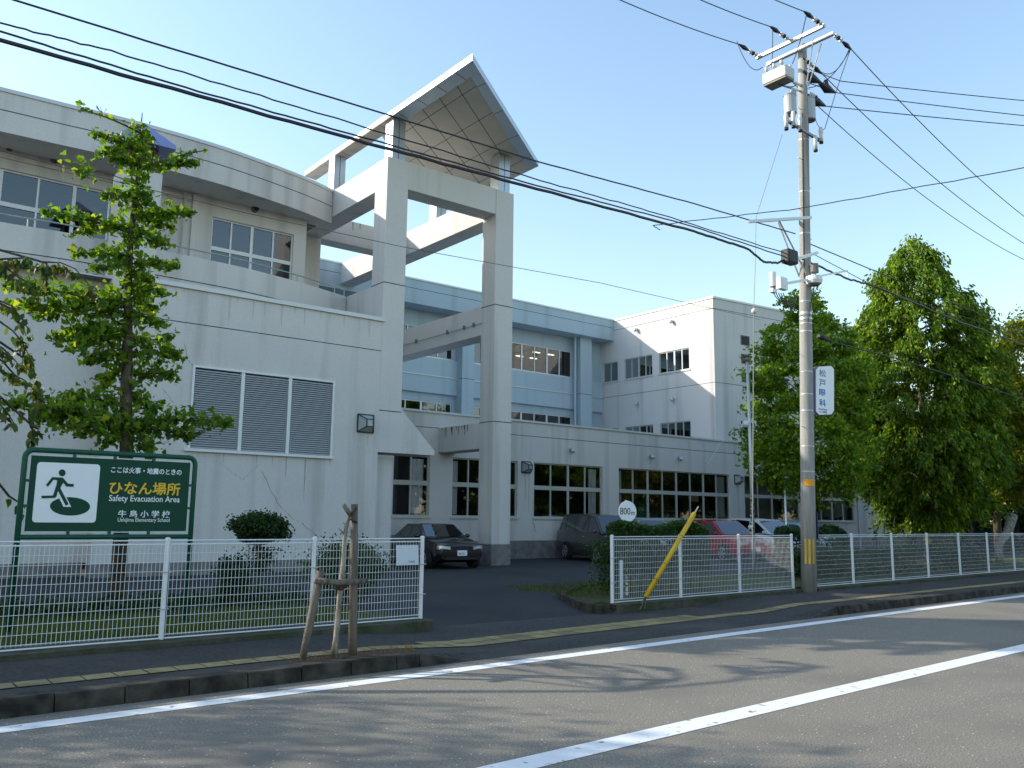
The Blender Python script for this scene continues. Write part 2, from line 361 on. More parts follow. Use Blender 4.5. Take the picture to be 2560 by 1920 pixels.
# --- left building
LB = thing('school_building', 'cream concrete school building on the left with louvred wall, curved balcony and overhanging top storey', 'school building', (0, 24, .15))
PX0, PX1 = 5.38, 6.39
m = MB(); m.wall('y', 23.68, PX0, 13.39, .5, 7.9, [(7.56, 11.82, 3.46, 5.78)], .14)
m.quad((PX0, 23.68, .5), (PX0, 24.4, .5), (PX0, 24.4, 7.9), (PX0, 23.68, 7.9))
m.wall('y', 24.4, -26, PX0, .5, 7.9)
m.quad((13.39, 23.68, .15), (13.39, 31, .15), (13.39, 31, 7.9), (13.39, 23.68, 7.9))
m.quad((-26, 24.4, .15), (-26, 40, .15), (-26, 40, 7.9), (-26, 24.4, 7.9))
m.build('wall', WALL, LB)
m = MB(); m.box(PX0-.03, 13.42, 23.65, 23.9, .12, .5); m.box(-26, PX0-.031, 24.37, 24.6, .12, .5); m.build('foundation', FOUND, LB)
m = MB(); m.quad((-26, 23.9, 7.86), (13.39, 23.9, 7.86), (13.39, 31, 7.86), (-26, 31, 7.86)); m.build('terrace_floor', FOUND, LB)
m = MB(); m.box(PX1+.002, 13.47, 23.61, 23.92, 7.88, 8.0); m.box(-26, PX0-.002, 24.33, 24.64, 7.9, 8.01); m.build('parapet_cap', CAP, LB)
m = MB(); groove_y(m, 23.68, PX1, 13.39, 6.93); m.build('joint_line', GROOVE, LB)
# louvre
m = MB(); u0, u1, z0, z1 = 7.56, 11.82, 3.46, 5.78
for a, b in ((u0, u0+.06), (u1-.06, u1)): m.box(a, b, 23.64, 23.8, z0, z1)
for k in (1, 2): x = u0+(u1-u0)*k/3; m.box(x-.05, x+.05, 23.66, 23.8, z0+.06, z1-.05)
m.box(u0+.06, u1-.06, 23.64, 23.8, z1-.05, z1); m.box(u0-.1, u1+.02, 23.58, 23.8, z0-.03, z0+.05)
lv = m.build('louver', ALU, LB)
for k in range(3):
    a, b = u0+(u1-u0)*k/3+(.06 if k == 0 else .05), u0+(u1-u0)*(k+1)/3-(.06 if k == 2 else .05); s = MB(); z = z0+.075
    while z < z1-.08: s.add([(a, 23.665, z), (b, 23.665, z), (b, 23.725, z+.046), (a, 23.725, z+.046), (a, 23.667, z-.008), (b, 23.667, z-.008)], [(0, 1, 2, 3), (4, 5, 1, 0)]); z += .062
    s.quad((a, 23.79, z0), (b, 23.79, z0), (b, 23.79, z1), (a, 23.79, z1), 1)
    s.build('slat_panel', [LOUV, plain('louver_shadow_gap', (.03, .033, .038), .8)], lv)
# pillar with little roof
m = MB(); m.box(PX0, PX1, 23.68, 24.7, 7.9, 10.95); m.build('pillar', WALL, LB)
m = MB(); m.box(5.5, 6.27, 23.8, 24.6, 10.95, 11.64)
for x in (5.62, 5.9, 6.17): m.box(x-.03, x+.03, 23.74, 23.8, 10.95, 11.64)
pc = m.build('pillar_lantern', plain('brown_metal', (.10, .055, .05), .6), LB)
m = MB(); e = [(5.2, 23.4), (6.62, 23.4), (6.62, 24.95), (5.2, 24.95)]; ap = (5.91, 24.17, 12.5)
m.add([(*q, 11.64) for q in e]+[(*q, 11.75) for q in e]+[ap], [(3, 2, 1, 0), (0, 1, 5, 4), (1, 2, 6, 5), (2, 3, 7, 6), (3, 0, 4, 7), (4, 5, 8), (5, 6, 8), (6, 7, 8), (7, 4, 8)])
m.build('pyramid_roof', plain('purple_blue_metal', (.22, .25, .48), .4, .3), pc)
# curved strips
def curve(pts, n=6):
    out = []
    P = [pts[0]]+list(pts)+[pts[-1]]
    for i in range(1, len(P)-2):
        for k in range(n):
            t = k/n; r = []
            for c in (0, 1):
                a, b, cc, d = P[i-1][c], P[i][c], P[i+1][c], P[i+2][c]
                r.append(.5*((2*b)+(-a+cc)*t+(2*a-5*b+4*cc-d)*t*t+(-a+3*b-3*cc+d)*t**3))
            out.append(tuple(r))
    return out+[pts[-1]]
FC = curve([(2.2, 26.67), (2.7, 26.63), (4.34, 26.52), (6.1, 26.40), (8.56, 26.47), (10.2, 26.72), (11.67, 27.05), (12.6, 27.33), (13.385, 27.62)])
PC = curve([(-26, 26.2), (-14, 25.8), (-6, 25.55), (-1, 25.35), (2.86, 25.14), (4.26, 24.98), (6.0, 24.93), (7.42, 24.95), (9.03, 25.03), (10.47, 25.3), (11.7, 25.62), (12.89, 26.02), (13.385, 26.22)])
def band(m, C, z0, z1, th, mi=0):
    for a, b in zip(C, C[1:]):
        m.quad((*a, z0), (*b, z0), (*b, z1), (*a, z1), mi); m.quad((a[0], a[1]+th, z0), (b[0], b[1]+th, z0), (b[0], b[1]+th, z1), (a[0], a[1]+th, z1), mi)
        m.quad((*a, z1), (*b, z1), (b[0], b[1]+th, z1), (a[0], a[1]+th, z1), mi); m.quad((*a, z0), (*b, z0), (b[0], b[1]+th, z0), (a[0], a[1]+th, z0), mi)
    a = C[-1]; m.quad((*a, z0), (a[0], a[1]+th, z0), (a[0], a[1]+th, z1), (*a, z1), mi)
def sline(m, C, z, h=.013, off=-.004):
    for a, b in zip(C, C[1:]): m.quad((a[0], a[1]+off, z-h), (b[0], b[1]+off, z-h), (b[0], b[1]+off, z+h), (a[0], a[1]+off, z+h))
m = MB(); band(m, FC, 12.2, 13.36, .45); rf = m.build('roof_fascia', WALL, LB)
m = MB(); band(m, [(x, y-.04) for x, y in FC], 13.362, 13.47, .5); m.build('edge_trim', CAP, rf)
m = MB(); sline(m, FC, 12.83); m.build('joint_line', GROOVE, rf)
m = MB()
for a, b in zip(FC, FC[1:]):
    m.quad((a[0], a[1]+.3, 12.23), (b[0], b[1]+.3, 12.23), (b[0], 28.3, 12.23), (a[0], 28.3, 12.23)); m.quad((a[0], a[1]+.1, 13.3), (b[0], b[1]+.1, 13.3), (b[0], 40, 13.3), (a[0], 40, 13.3))
m.build('soffit', WALL, LB)
m = MB(); band(m, PC, 7.87, 9.19, .22); bp = m.build('balcony_parapet', WALL, LB)
m = MB(); sline(m, PC, 8.45); m.build('joint_line', GROOVE, bp)
m = MB(); rl = [(x, y+.11, 9.44) for x, y in PC if x > -12]; m.tube(rl, .022, 6)
for i, p in enumerate(rl):
    if i % 8 == 2 or i == len(rl)-2: m.cyl((p[0], p[1], 9.19), p, .018, n=6)
m.build('balcony_railing', plain('railing_green_grey', (.33, .42, .40), .4, .3), LB)
# upper wall
WA = (2.3, 6.25, 9.0, 11.65); WBX = (9.25, 12.15, 8.35, 11.6)
m = MB(); m.wall('y', 28.0, 2.2, 12.62, 7.9, 12.25, [WA, WBX], .16); m.quad((2.2, 26.7, 7.9), (2.2, 40, 7.9), (2.2, 40, 13.3), (2.2, 26.7, 13.3)); m.quad((12.62, 28, 7.9), (12.62, 31, 7.9), (12.62, 31, 12.25), (12.62, 28, 12.25))
m.box(8.55, 8.75, 27.9, 28.0, 9, 12.2); m.box(2.2, 8.5, 27.93, 27.999, 11.95, 12.1)
m.build('upper_wall', WALL, LB)
window(LB, 'y', 28, *WA, [3.1, 4.08, 5.06, 6.05], [(10.62, .13)], glass=GLASSU, thick=(3.1, 5.06), sill=False)
window(LB, 'y', 28, *WBX, [9.94, 10.66, 11.43], [(10.55, .13)], glass=GLASSU, thick=(10.66,), sill=False)
m = MB(); m.cyl((8.28, 27.88, 8), (8.28, 27.88, 12.2), .045, n=8); m.build('downpipe', plain('pipe_beige', (.5, .46, .42), .5), LB)
for p in (atY(27.9, 25, 365), atY(27.9, 137, 395), atY(27.9, 639, 521)):
    m = MB(); m.cyl((p.x, 28, p.z), (p.x, 27.86, p.z), .13, .12, 14); m.cyl((p.x, 27.862, p.z), (p.x, 27.85, p.z), .09, .09, 12, 1); m.build('vent_cover', [plain('vent_brown', (.16, .13, .11), .6), DARK], LB)
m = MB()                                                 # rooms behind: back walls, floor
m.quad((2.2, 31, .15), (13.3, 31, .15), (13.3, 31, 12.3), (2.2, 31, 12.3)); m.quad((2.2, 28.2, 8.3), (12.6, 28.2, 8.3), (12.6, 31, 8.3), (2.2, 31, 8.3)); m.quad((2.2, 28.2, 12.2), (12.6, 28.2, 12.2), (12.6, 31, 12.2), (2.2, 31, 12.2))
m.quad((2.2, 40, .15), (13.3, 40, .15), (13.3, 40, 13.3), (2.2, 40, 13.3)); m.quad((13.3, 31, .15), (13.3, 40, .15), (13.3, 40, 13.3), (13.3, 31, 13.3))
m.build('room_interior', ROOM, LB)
m = MB(); m.box(-26, -1.9, 27.6, 30, 7.87, 13.8); m.box(-8.8, -6.5, 27.6, 30, 13.8, 18.5); m.build('stair_tower', WALL, LB)
# cracks and drip stains on the louvred wall
CR = plain('crack', (.30, .26, .21), .9); STN = plain('stain', (.40, .37, .33), .9)
def crack(pts, wd=.012):
    m = MB(); P = [atY(23.68, *q) for q in pts]; Q = []
    for a, b in zip(P, P[1:]):
        n = 5
        for i in range(n): q = a.lerp(b, i/n); Q.append((q.x+rnd.uniform(-.02, .02), q.z+rnd.uniform(-.02, .02)))
    Q.append((P[-1].x, P[-1].z))
    for a, b in zip(Q, Q[1:]):
        w_ = wd*rnd.uniform(.5, 1.1); m.quad((a[0]-w_, 23.6775, a[1]), (b[0]-w_, 23.6775, b[1]), (b[0]+w_, 23.6775, b[1]), (a[0]+w_, 23.6775, a[1]))
    m.build('crack', CR, LB)
def r2(x, y): return (x*.434, 860+y*.434)
crack([r2(*q) for q in ((1510, 730), (1550, 830), (1610, 930), (1680, 1000), (1750, 1040), (1810, 1090), (1860, 1140))])
crack([r2(*q) for q in ((1260, 680), (1340, 740), (1400, 780), (1440, 740), (1500, 690))], .007)
crack([r2(*q) for q in ((1110, 125), (1075, 80), (1065, 0))], .012); crack([r2(*q) for q in ((930, 250), (1000, 340))], .008)
def drip(px, py, h, wd, plane=23.68, par=None, col=None):
    p = atY(plane, px, py); m = MB(); n = 5
    for i in range(n):
        a, b = wd*(1-i/n)*rnd.uniform(.7, 1.2), wd*(1-(i+1)/n)*.8; za, zb = p.z-h*i/n, p.z-h*(i+1)/n
        m.quad((p.x-a/2, plane-.0022, za), (p.x+a/2, plane-.0022, za), (p.x+b/2, plane-.0022, zb), (p.x-b/2, plane-.0022, zb))
    m.build('drip_stain', col or STN, par or LB)
for x, y, h, wd in ((1650, 655, .7, .05), (1760, 660, 1.3, .07), (1290, 625, .35, .03), (1480, 640, .4, .03), (1900, 660, .25, .03), (2075, 515, .3, .03), (2120, 515, .5, .03), (1570, 650, .3, .03)): drip(*r2(x, y), h, wd)

RST = plain('rain_streak', (.56, .54, .505), .9)
for i in range(16):
    x = 6.7+i*.41+rnd.uniform(-.13, .13); h = rnd.uniform(.12, .8); m = MB(); w_ = rnd.uniform(.015, .05); y_ = 23.6772; m.quad((x-w_, y_, 7.88), (x+w_, y_, 7.88), (x+w_*.3, y_, 7.88-h), (x-w_*.3, y_, 7.88-h)); m.build('rain_streak', RST, LB)
# --- tower frame over the entrance
TW = thing('entrance_tower', 'tall open concrete frame with two square columns holding a pointed slab roof', 'tower', (16, 24, .15))
c0, c1, Yf, Yb = 13.39, 14.19, 23.68, 24.48; d0, d1 = 17.87, 18.67
def col(x0, x1, y0, y1, z0, z1, gr=True):
    m = MB(); m.box(x0, x1, y0, y1, z0, z1); o = m.build('column', WALL, TW, bevel=.012)
    if gr:
        g = MB()
        for z in (9.19, 5.04):
            if z > z0: g.box(x0-.004, x1+.004, y0-.004, y1+.004, z-.014, z+.014)
        g.build('joint_line', GROOVE, o)
    return o
col(c0+.002, c1, Yf-.002, Yb, 3.75, 13.45); rc = col(d0, d1, Yf, Yb, .85, 13.45)
m = MB(); m.box(d0-.015, d1+.015, Yf-.015, Yb+.015, .1, .85); m.build('column_base', FOUND, TW)
col(c0, c1, 30.1, 30.9, .15, 13.45, False)
def beam(*a): m = MB(); m.box(*a); return m.build('beam', WALL, TW, bevel=.01)
beam(c1, d0, Yf+.02, Yb-.02, 12.51, 13.47)
beam(c0+.02, c1-.02, Yb, 30.1, 12.45, 13.45)
beam(d0+.02, d1-.02, Yb, 36.2, 12.45, 13.44)
beam(c1, d0+.02, 30.12, 30.88, 12.45, 13.43)
beam(d0+.02, d1-.02, Yb, 36.3, 8.2, 9.27)
beam(d0+.02, d1-.02, Yb, 27.09, 4.13, 5.05)
m = MB(); m.box(c0+.02, c0+.3, Yb, 27.9, 7.87, 9.2); m.build('side_wall', WALL, TW)
m = MB(); m.prismY([(c0, 3.73), (15.47, 3.73), (15.5, 3.87), (14.19, 5.15), (14.19, 5.6), (c0, 5.6)], Yf-.004, Yb+.3); m.build('bracket_slab', WALL, TW)
m = MB(); m.box(13.42, 14.16, 24.05, 24.2, .15, 3.60); m.build('porch_wall', WALL, TW)
m = MB(); m.tube([(d0-.03, Yb-.1, 8.62), (d0-.03, 36, 8.62)], .012, 5)
for y in (24.9, 25.5, 26.6, 28.8, 31): m.box(d0-.08, d0+.02, y-.02, y+.02, 8.57, 8.72)
m.build('conduit', plain('conduit_grey', (.2, .2, .2), .5), TW)
BST = plain('black_stain', (.13, .12, .10), .95)
for i in range(14):                                       # dirt runs below the porch beam's top and on the rear beams
    y = rnd.uniform(25, 27); h = rnd.uniform(.08, .38); m = MB(); x_ = d0+.0185-i*.0006; m.quad((x_, y, 5.04), (x_, y+.05, 5.04), (x_, y+.035, 5.04-h), (x_, y+.015, 5.04-h)); m.build('drip_stain', BST, TW)
for i in range(10):
    x = rnd.uniform(14.3, 16.5); h = rnd.uniform(.1, .5); m = MB(); y_ = 30.118-i*.0006; m.quad((x, y_, 13.42), (x+.06, y_, 13.42), (x+.04, y_, 13.42-h), (x+.02, y_, 13.42-h)); m.build('drip_stain', plain('olive_stain', (.30, .26, .17), .95), TW)
# roof slab: pointed plan, recessed soffit between two arms
A, B = (13.5, 19.15), (19.92, 23.78); Cc, D = (19.92, 30.9), (13.5, 30.4)
ai, bi = (14.03, 19.95), (19.42, 23.98)
roof = MB(); z0, z1 = 14.9, 15.10
BLh, BRh = (14.03, 25.35), (19.42, 30.4)
roof.prism([A, B, (19.92, 30.9), (19.42, 30.5), BRh, BLh, (14.03, 30.5), D], z0+.10, z1)
rs = roof.build('roof_slab', PANEL, TW)
m = MB()
def ring(a, b, c, d, zt=z0, mi=0): m.prism([a, b, c, d], zt, z0+.099, mi)
ring(A, B, bi, ai); ring(A, ai, (14.03, 24.0), (13.5, 23.7)); ring((13.5, 23.702), (14.03, 24.002), (14.03, 30.5), D, mi=2)
ring(B, (19.92, 30.9), (19.42, 30.5), bi, mi=1)
m.build('edge_band', [plain('pale_blue_band', (.50, .58, .66), .35, .3), SOFF, noisy('brown_grey_band', (.34, .31, .27), (.46, .43, .38), 2, .6)], TW)
m = MB(); m.prism([ai, bi, (19.42, 30.4), (14.03, 25.35)], z0+.06, z0+.098); m.build('soffit', SOFF, TW)
m = MB(); zj = z0+.0595
def jl(a, b, z=zj, wd=.014):
    a = Vector((*a, 0)); b = Vector((*b, 0)); u = (b-a).normalized()*wd; n = Vector((-u.y, u.x, 0))
    m.quad((*(a+n).xy, z), (*(b+n).xy, z), (*(b-n).xy, z), (*(a-n).xy, z))
def yfront(x): return 19.95+(x-14.03)*(23.98-19.95)/(19.42-14.03)
def yback(x): return 25.35+(x-14.03)*(30.4-25.35)/(19.42-14.03)
for x in (14.55, 16.0, 17.65, 19.2): jl((x, yfront(x)), (x, yback(x)), zj-.001)
k = 0
for k in range(1, 6):
    y = 19.75+k*.99; x2 = 19.42; jl((14.03, y), (x2, y+(x2-14.03)*.757))
for y in (20.05, 21.08, 22.2, 23.4): jl((13.5, y), (14.03, y+.15), z0-.001)
for x in (14.6, 16.1, 17.65, 19.1): jl((x, 19.15+(x-13.5)*.7212+.02), (x-.05, yfront(x-.05)), z0-.001)
for y in (24.6, 26, 27.4, 28.8): jl((13.5, y), (14.03, y+.12), z0-.001)
m.build('panel_joint', GROOVE, TW)
m = MB()
for x0, x1, y0, y1 in ((13.62, 14.1, 23.82, 24.3), (18.08, 18.58, 23.82, 24.34), (13.47, 13.92, 27.75, 28.2), (17.95, 18.42, 27.75, 28.25)):
    m.box(x0, x1, y0, y1, 13.44, z0-.002)
    q = MB(); q.box(x0, x1, y0, y1, 13.44, z0-.002); q.box((x0+x1)/2-.01, (x0+x1)/2+.01, y0-.003, y0+.01, 13.46, z0-.01, 1); q.build('roof_post', [PANEL, GROOVE], TW)

# --- low front wing
FW_ = thing('front_wing', 'long single storey wing behind the parked cars with large gridded classroom windows', 'school wing', (28, 27.5, .15))
YW = 27.1
wins = [(16.0, 17.55), (18.57, 21.72), (22.57, 26.45), (27.44, 35.24), (36.4, 41.2), (42.2, 46.6)]
m = MB(); m.wall('y', YW, 13.4, 62, .86, 5.6, [(a, b, 1.77, 3.99) for a, b in wins], .14)
m.quad((62, YW, .1), (62, 36, .1), (62, 36, 5.6), (62, YW, 5.6)); m.quad((13.4, YW, 5.55), (62, YW, 5.55), (62, 37, 5.55), (13.4, 37, 5.55))
m.build('wall', WALL, FW_)
m = MB(); m.box(13.4, 62.02, YW-.025, YW+.1, .1, .86); m.build('foundation', FOUND, FW_)
m = MB(); m.box(13.4, 62.05, YW-.06, YW+.25, 5.601, 5.68); m.build('parapet_cap', CAP, FW_)
m = MB(); groove_y(m, YW, 13.4, 62, 5.05); m.build('joint_line', GROOVE, FW_)
for i, (a, b) in enumerate(wins):
    n = (2, 4, 4, 8, 4, 4)[i]; vs = [a+(b-a)*k/n for k in range(1, n)]
    cu = [[(16.9, 17.45)], [(18.62, 18.95)], [(22.62, 22.85), (25.85, 26.3)], [(27.5, 27.85), (34.45, 35.1)], [(39.9, 41.1)], []][i]
    window(FW_, 'y', YW, a, b, 1.77, 3.99, vs, [(2.98, .17)], frame=ALUG, thick=tuple(vs[1::2]), curt=cu)
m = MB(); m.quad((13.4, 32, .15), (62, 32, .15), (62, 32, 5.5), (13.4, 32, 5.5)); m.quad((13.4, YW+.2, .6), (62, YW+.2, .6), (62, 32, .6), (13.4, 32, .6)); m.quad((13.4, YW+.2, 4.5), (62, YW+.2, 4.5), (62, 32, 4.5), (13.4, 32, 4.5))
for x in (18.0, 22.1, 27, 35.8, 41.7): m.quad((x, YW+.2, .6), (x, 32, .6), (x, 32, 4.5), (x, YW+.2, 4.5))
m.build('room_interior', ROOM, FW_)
m = MB(); x = 27.7                                         # books and boxes along the sills
while x < 46:
    wd = rnd.uniform(.03, .14)
    if rnd.random() < .75: m.box(x, x+wd, YW+.35, YW+.6, 1.4, 1.83+rnd.uniform(.03, .22), rnd.choice([0, 0, 1, 2]))
    x += wd+rnd.choice([.005, .005, .2])
m.build('shelf_clutter', [plain('paper_white', (.5, .52, .52), .8), plain('book_blue', (.08, .12, .16), .8), plain('book_brown', (.18, .11, .07), .8)], FW_)
m = MB(); m.box(29.0, 29.6, YW+.33, YW+.36, 1.83, 2.3); m.build('green_box', plain('box_green', (.03, .35, .22), .6), FW_)
m = MB(); m.box(32.4, 33.0, YW+.16, YW+.17, 2.6, 2.92); m.build('wall_notice', plain('notice_paper', (.45, .38, .33), .8), FW_)
def hood(par, p, axis):
    m = MB(); q = Vector(p); o = Vector((0, -1, 0)) if axis == 'y' else Vector((-1, 0, 0)); s_ = Vector((1, 0, 0)) if axis == 'y' else Vector((0, 1, 0))
    m.tube([q, q+o*.1, q+o*.16+Vector((0, 0, -.05)), q+o*.17+Vector((0, 0, -.13))], [.085, .09, .09, .075], 10)
    m.build('vent_hood', plain('hood_steel', (.55, .56, .58), .35, .6), par, smooth=True)
for x, z in ((24.56, 4.62), (29.48, 4.6), (31.43, 4.62)): hood(FW_, (x, YW, z), 'y'); drip(*[0, 0], 0, 0) if False else None
m = MB()
for x, z, h in ((24.56, 4.5, .5), (29.48, 4.48, .48), (31.43, 4.5, .5), (22.12, 3.5, 1.1), (22.3, 3.5, 1.5), (35.85, 3.5, 1.6)): m.quad((x-.015, YW-.0025, z), (x+.015, YW-.0025, z), (x+.008, YW-.0025, z-h), (x-.008, YW-.0025, z-h))
m.build('drip_stain', STN, FW_)
m = MB(); P_ = [(22.5, 1.6), (22.62, 1.45), (22.6, 1.3), (22.7, 1.2)]
for a, b in zip(P_, P_[1:]): m.quad((a[0]-.012, YW-.002, a[1]), (b[0]-.012, YW-.002, b[1]), (b[0]+.012, YW-.002, b[1]), (a[0]+.012, YW-.002, a[1]))
m.build('crack', BST, FW_)
m = MB(); m.cyl((46.9, YW-.06, .2), (46.9, YW-.06, 4.9), .05, n=8); m.build('downpipe', CAP, FW_)

# --- rear three storey wing
RW = thing('rear_wing', 'three storey wing at the back in blue grey shade with ribbon windows and a deep flat fascia', 'school wing', (24, 38, .15))
X0, X1 = 2, 35.84
m = MB()
bays = [(10.0, 16.7), (17.7, 25.1), (26.05, 33.5)]
m.wall('y', 36.85, X0, X1, 4.9, 12.3, [(a, b, 9.86, 11.4) for a, b in bays]+[(a, b, 6.1, 7.56) for a, b in bays], .12)
m.quad((X0, 36.85, .2), (X0, 46, .2), (X0, 46, 13.3), (X0, 36.85, 13.3)); m.quad((X0, 46, .2), (X1, 46, .2), (X1, 46, 13.3), (X0, 46, 13.3)); m.quad((X0, 35.9, 13.3), (X1, 35.9, 13.3), (X1, 46, 13.3), (X0, 46, 13.3))
m.build('wall', WALLB, RW)
m = MB(); m.box(X0, X1-.003, 35.72, 36.5, 12.2, 13.4); m.box(X0, X1-.003, 36.5, 36.84, 12.22, 12.6); f = m.build('roof_fascia', WALLB, RW)
m = MB(); groove_y(m, 35.72, X0, X1, 12.96); m.build('joint_line', GROOVE, f)
m = MB(); m.box(X0, X1-.002, 35.67, 36.0, 13.401, 13.48); m.build('edge_trim', CAP, f)
for a, b in ((X0, 16.9), (17.65, 25.27), (26.0, 33.6), (34.5, X1-.01)):
    m = MB(); m.box(a, b, 36.65, 36.849, 7.98, 9.78); s_ = m.build('spandrel', WALLB, RW); m = MB(); m.box(a, b, 36.6, 36.649, 8.84, 8.89); m.build('ledge', CAP, s_)
for x in (16.9, 25.27, 33.6): m = MB(); m.box(x, x+(.75 if x < 30 else .9), 36.2, 36.9, 5, 12.21); o = m.build('column', WALLB, RW); m = MB(); m.box(x-.004, x+(.754 if x < 30 else .904), 36.196, 36.5, 8.85, 8.875); m.build('joint_line', GROOVE, o)
for a, b in bays:
    vs = [a+(b-a)*k/8 for k in range(1, 8)]
    window(RW, 'y', 36.85, a, b, 9.86, 11.4, vs, glass=GLASSU, thick=tuple(vs[1::2]), deep=.06)
    window(RW, 'y', 36.85, a, b, 6.1, 7.56, vs, glass=GLASSU, thick=tuple(vs[1::2]), deep=.06)
m = MB(); m.cyl((33.35, 36.4, 5.2), (33.35, 36.4, 12.2), .07, n=8); m.build('downpipe', plain('pipe_blue', (.42, .50, .55), .5), RW)
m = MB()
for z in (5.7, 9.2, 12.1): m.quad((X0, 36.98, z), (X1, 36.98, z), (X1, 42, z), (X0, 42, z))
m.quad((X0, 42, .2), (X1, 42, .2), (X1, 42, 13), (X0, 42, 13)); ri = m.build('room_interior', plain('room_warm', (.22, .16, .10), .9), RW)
LT = bpy.data.materials.new('ceiling_lamp_glow'); LT.use_nodes = True; _b = LT.node_tree.nodes['Principled BSDF']; _b.inputs['Emission Color'].default_value = (1, .85, .55, 1); _b.inputs['Emission Strength'].default_value = 3
for x in (31.9, 33.0):
    for y in (38.4, 40): m = MB(); m.box(x, x+.5, y, y+.12, 11.4, 11.44); m.build('ceiling_lamp', LT, RW)

# --- end block
BK = thing('end_block', 'pale three storey end block with its left face half in sunlight', 'school block', (42, 32, .15))
XB = 35.84
wl = [(35.42, 36.64, 9.77, 10.93), (32.70, 34.87, 9.77, 10.95), (30.03, 32.2, 9.77, 10.95)]
wl2 = [(35.42, 36.64, 5.8, 6.99), (32.70, 34.87, 5.8, 6.99), (30.03, 32.2, 5.8, 6.99)]
m = MB(); m.wall('x', XB, 28.35, 46, .2, 13.37, wl+wl2, .12)
fr_ = [(35.84, 28.35), (41.6, 27.75), (52, 27.3)]
for a, b in zip(fr_, fr_[1:]): m.quad((*a, .2), (*b, .2), (*b, 13.37), (*a, 13.37))
m.quad((52, 27.3, .2), (52, 46, .2), (52, 46, 13.37), (52, 27.3, 13.37)); m.quad((XB, 46, .2), (52, 46, .2), (52, 46, 13.37), (XB, 46, 13.37))
m.add([(35.84, 28.35, 13.3), (41.6, 27.75, 13.3), (52, 27.3, 13.3), (52, 46, 13.3), (35.84, 46, 13.3)], [(0, 1, 2, 3, 4)])
m.build('wall', WALL, BK)
m = MB(); m.box(XB-.05, XB+.2, 28.3, 46, 13.371, 13.47)
for a, b in zip(fr_, fr_[1:]):
    m.add([(a[0], a[1]-.05, 13.372), (b[0], b[1]-.05, 13.372), (b[0], b[1]+.2, 13.372), (a[0], a[1]+.2, 13.372), (a[0], a[1]-.05, 13.471), (b[0], b[1]-.05, 13.471), (b[0], b[1]+.2, 13.471), (a[0], a[1]+.2, 13.471)], [(0, 1, 2, 3), (7, 6, 5, 4), (0, 4, 5, 1), (1, 5, 6, 2), (2, 6, 7, 3), (3, 7, 4, 0)])
m.build('roof_edge', CAP, BK)
m = MB()
for z in (12.82, 8.86):
    groove_x(m, XB, 28.35, 46, z)
    for a, b in zip(fr_, fr_[1:]): m.quad((a[0], a[1]-.004, z-.013), (b[0], b[1]-.004, z-.013), (b[0], b[1]-.004, z+.013), (a[0], a[1]-.004, z+.013))
m.build('joint_line', GROOVE, BK)
for (a, b, c, e) in wl+wl2:
    n = 2 if b-a < 1.5 else 4; vs = [a+(b-a)*k/n for k in range(1, n)]
    window(BK, 'x', XB, a, b, c, e, vs, frame=ALUG, glass=GLASSB, thick=tuple(vs[1:2]) if n == 4 else (), deep=.07)
def fy(x): return 28.35-(x-35.84)*.6/5.76
for x in (37.85, 39.32, 40.8):
    for z in (11.35, 10.33, 9.32, 6.6, 5.6):
        if x > 40 and z > 11: continue
        if x > 39 and z > 11: continue
        y = fy(x+.3); m = MB(); m.obox((x+.32, y+.03, z), (.34, -.035, 0), (0, .05, 0), (0, 0, .27), 0); m.obox((x+.32, y-.024, z), (.27, -.028, 0), (0, .006, 0), (0, 0, .22), 1)
        m.build('window', [plain('small_frame', (.16, .13, .12), .6), GLASSB], BK)
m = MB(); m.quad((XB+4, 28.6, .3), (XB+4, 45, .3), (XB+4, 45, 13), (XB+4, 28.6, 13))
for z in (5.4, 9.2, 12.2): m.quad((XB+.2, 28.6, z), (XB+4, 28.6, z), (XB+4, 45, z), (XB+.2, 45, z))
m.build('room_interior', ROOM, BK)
for y, z in ((33.83, 12.56), (31.15, 12.58), (33.83, 8.28), (31.17, 8.26)): hood(BK, (XB, y, z), 'x')
m = MB()
for y, z, h in ((33.83, 12.4, .6), (31.15, 12.4, .9), (33.83, 8.1, .3), (31.17, 8.1, .3)): m.quad((XB-.0025, y-.015, z), (XB-.0025, y+.015, z), (XB-.0025, y+.008, z-h), (XB-.0025, y-.008, z-h))
m.build('drip_stain', STN, BK)

# --- wall lamps
def wall_lamp(x, y, z, label, s=.55):
    t = thing('wall_lamp', label, 'wall lamp', (x, y, z), group='square lanterns on the school walls')
    h = s/2; d = .30; k = .4
    o = [(-h, 0, -h), (h, 0, -h), (h, 0, h), (-h, 0, h)]; i = [(-h*k, -d, -h*k), (h*k, -d, -h*k), (h*k, -d, h*k), (-h*k, -d, h*k)]
    V = [Vector(q) for q in o+i]; m = MB()
    for a, b in ((0, 1), (1, 2), (2, 3), (3, 0)): m.tube([V[a]+Vector((0, -.01, 0)), V[b]+Vector((0, -.01, 0))], .028, 4)
    for a, b in ((4, 5), (5, 6), (6, 7), (7, 4), (0, 4), (1, 5), (2, 6), (3, 7)): m.tube([V[a], V[b]], .02, 4)
    m.box(-h, h, -.012, -.002, -h, h); m.build('lamp_frame', plain('lamp_bronze', (.03, .035, .032), .5), t, local=True)
    g = MB(); g.add([tuple(v*.97+Vector((0, -.006, 0))) for v in V], [(0, 1, 5, 4), (1, 2, 6, 5), (2, 3, 7, 6), (3, 0, 4, 7), (4, 5, 6, 7)]); g.build('lamp_glass', plain('lamp_glass', (.34, .40, .42), .15), t, local=True)
wall_lamp(12.92, 23.68, 4.58, 'square bronze wall lantern on the louvred front wall')
wall_lamp(22.14, 27.1, 3.77, 'square bronze wall lantern just right of the free-standing column', .45)
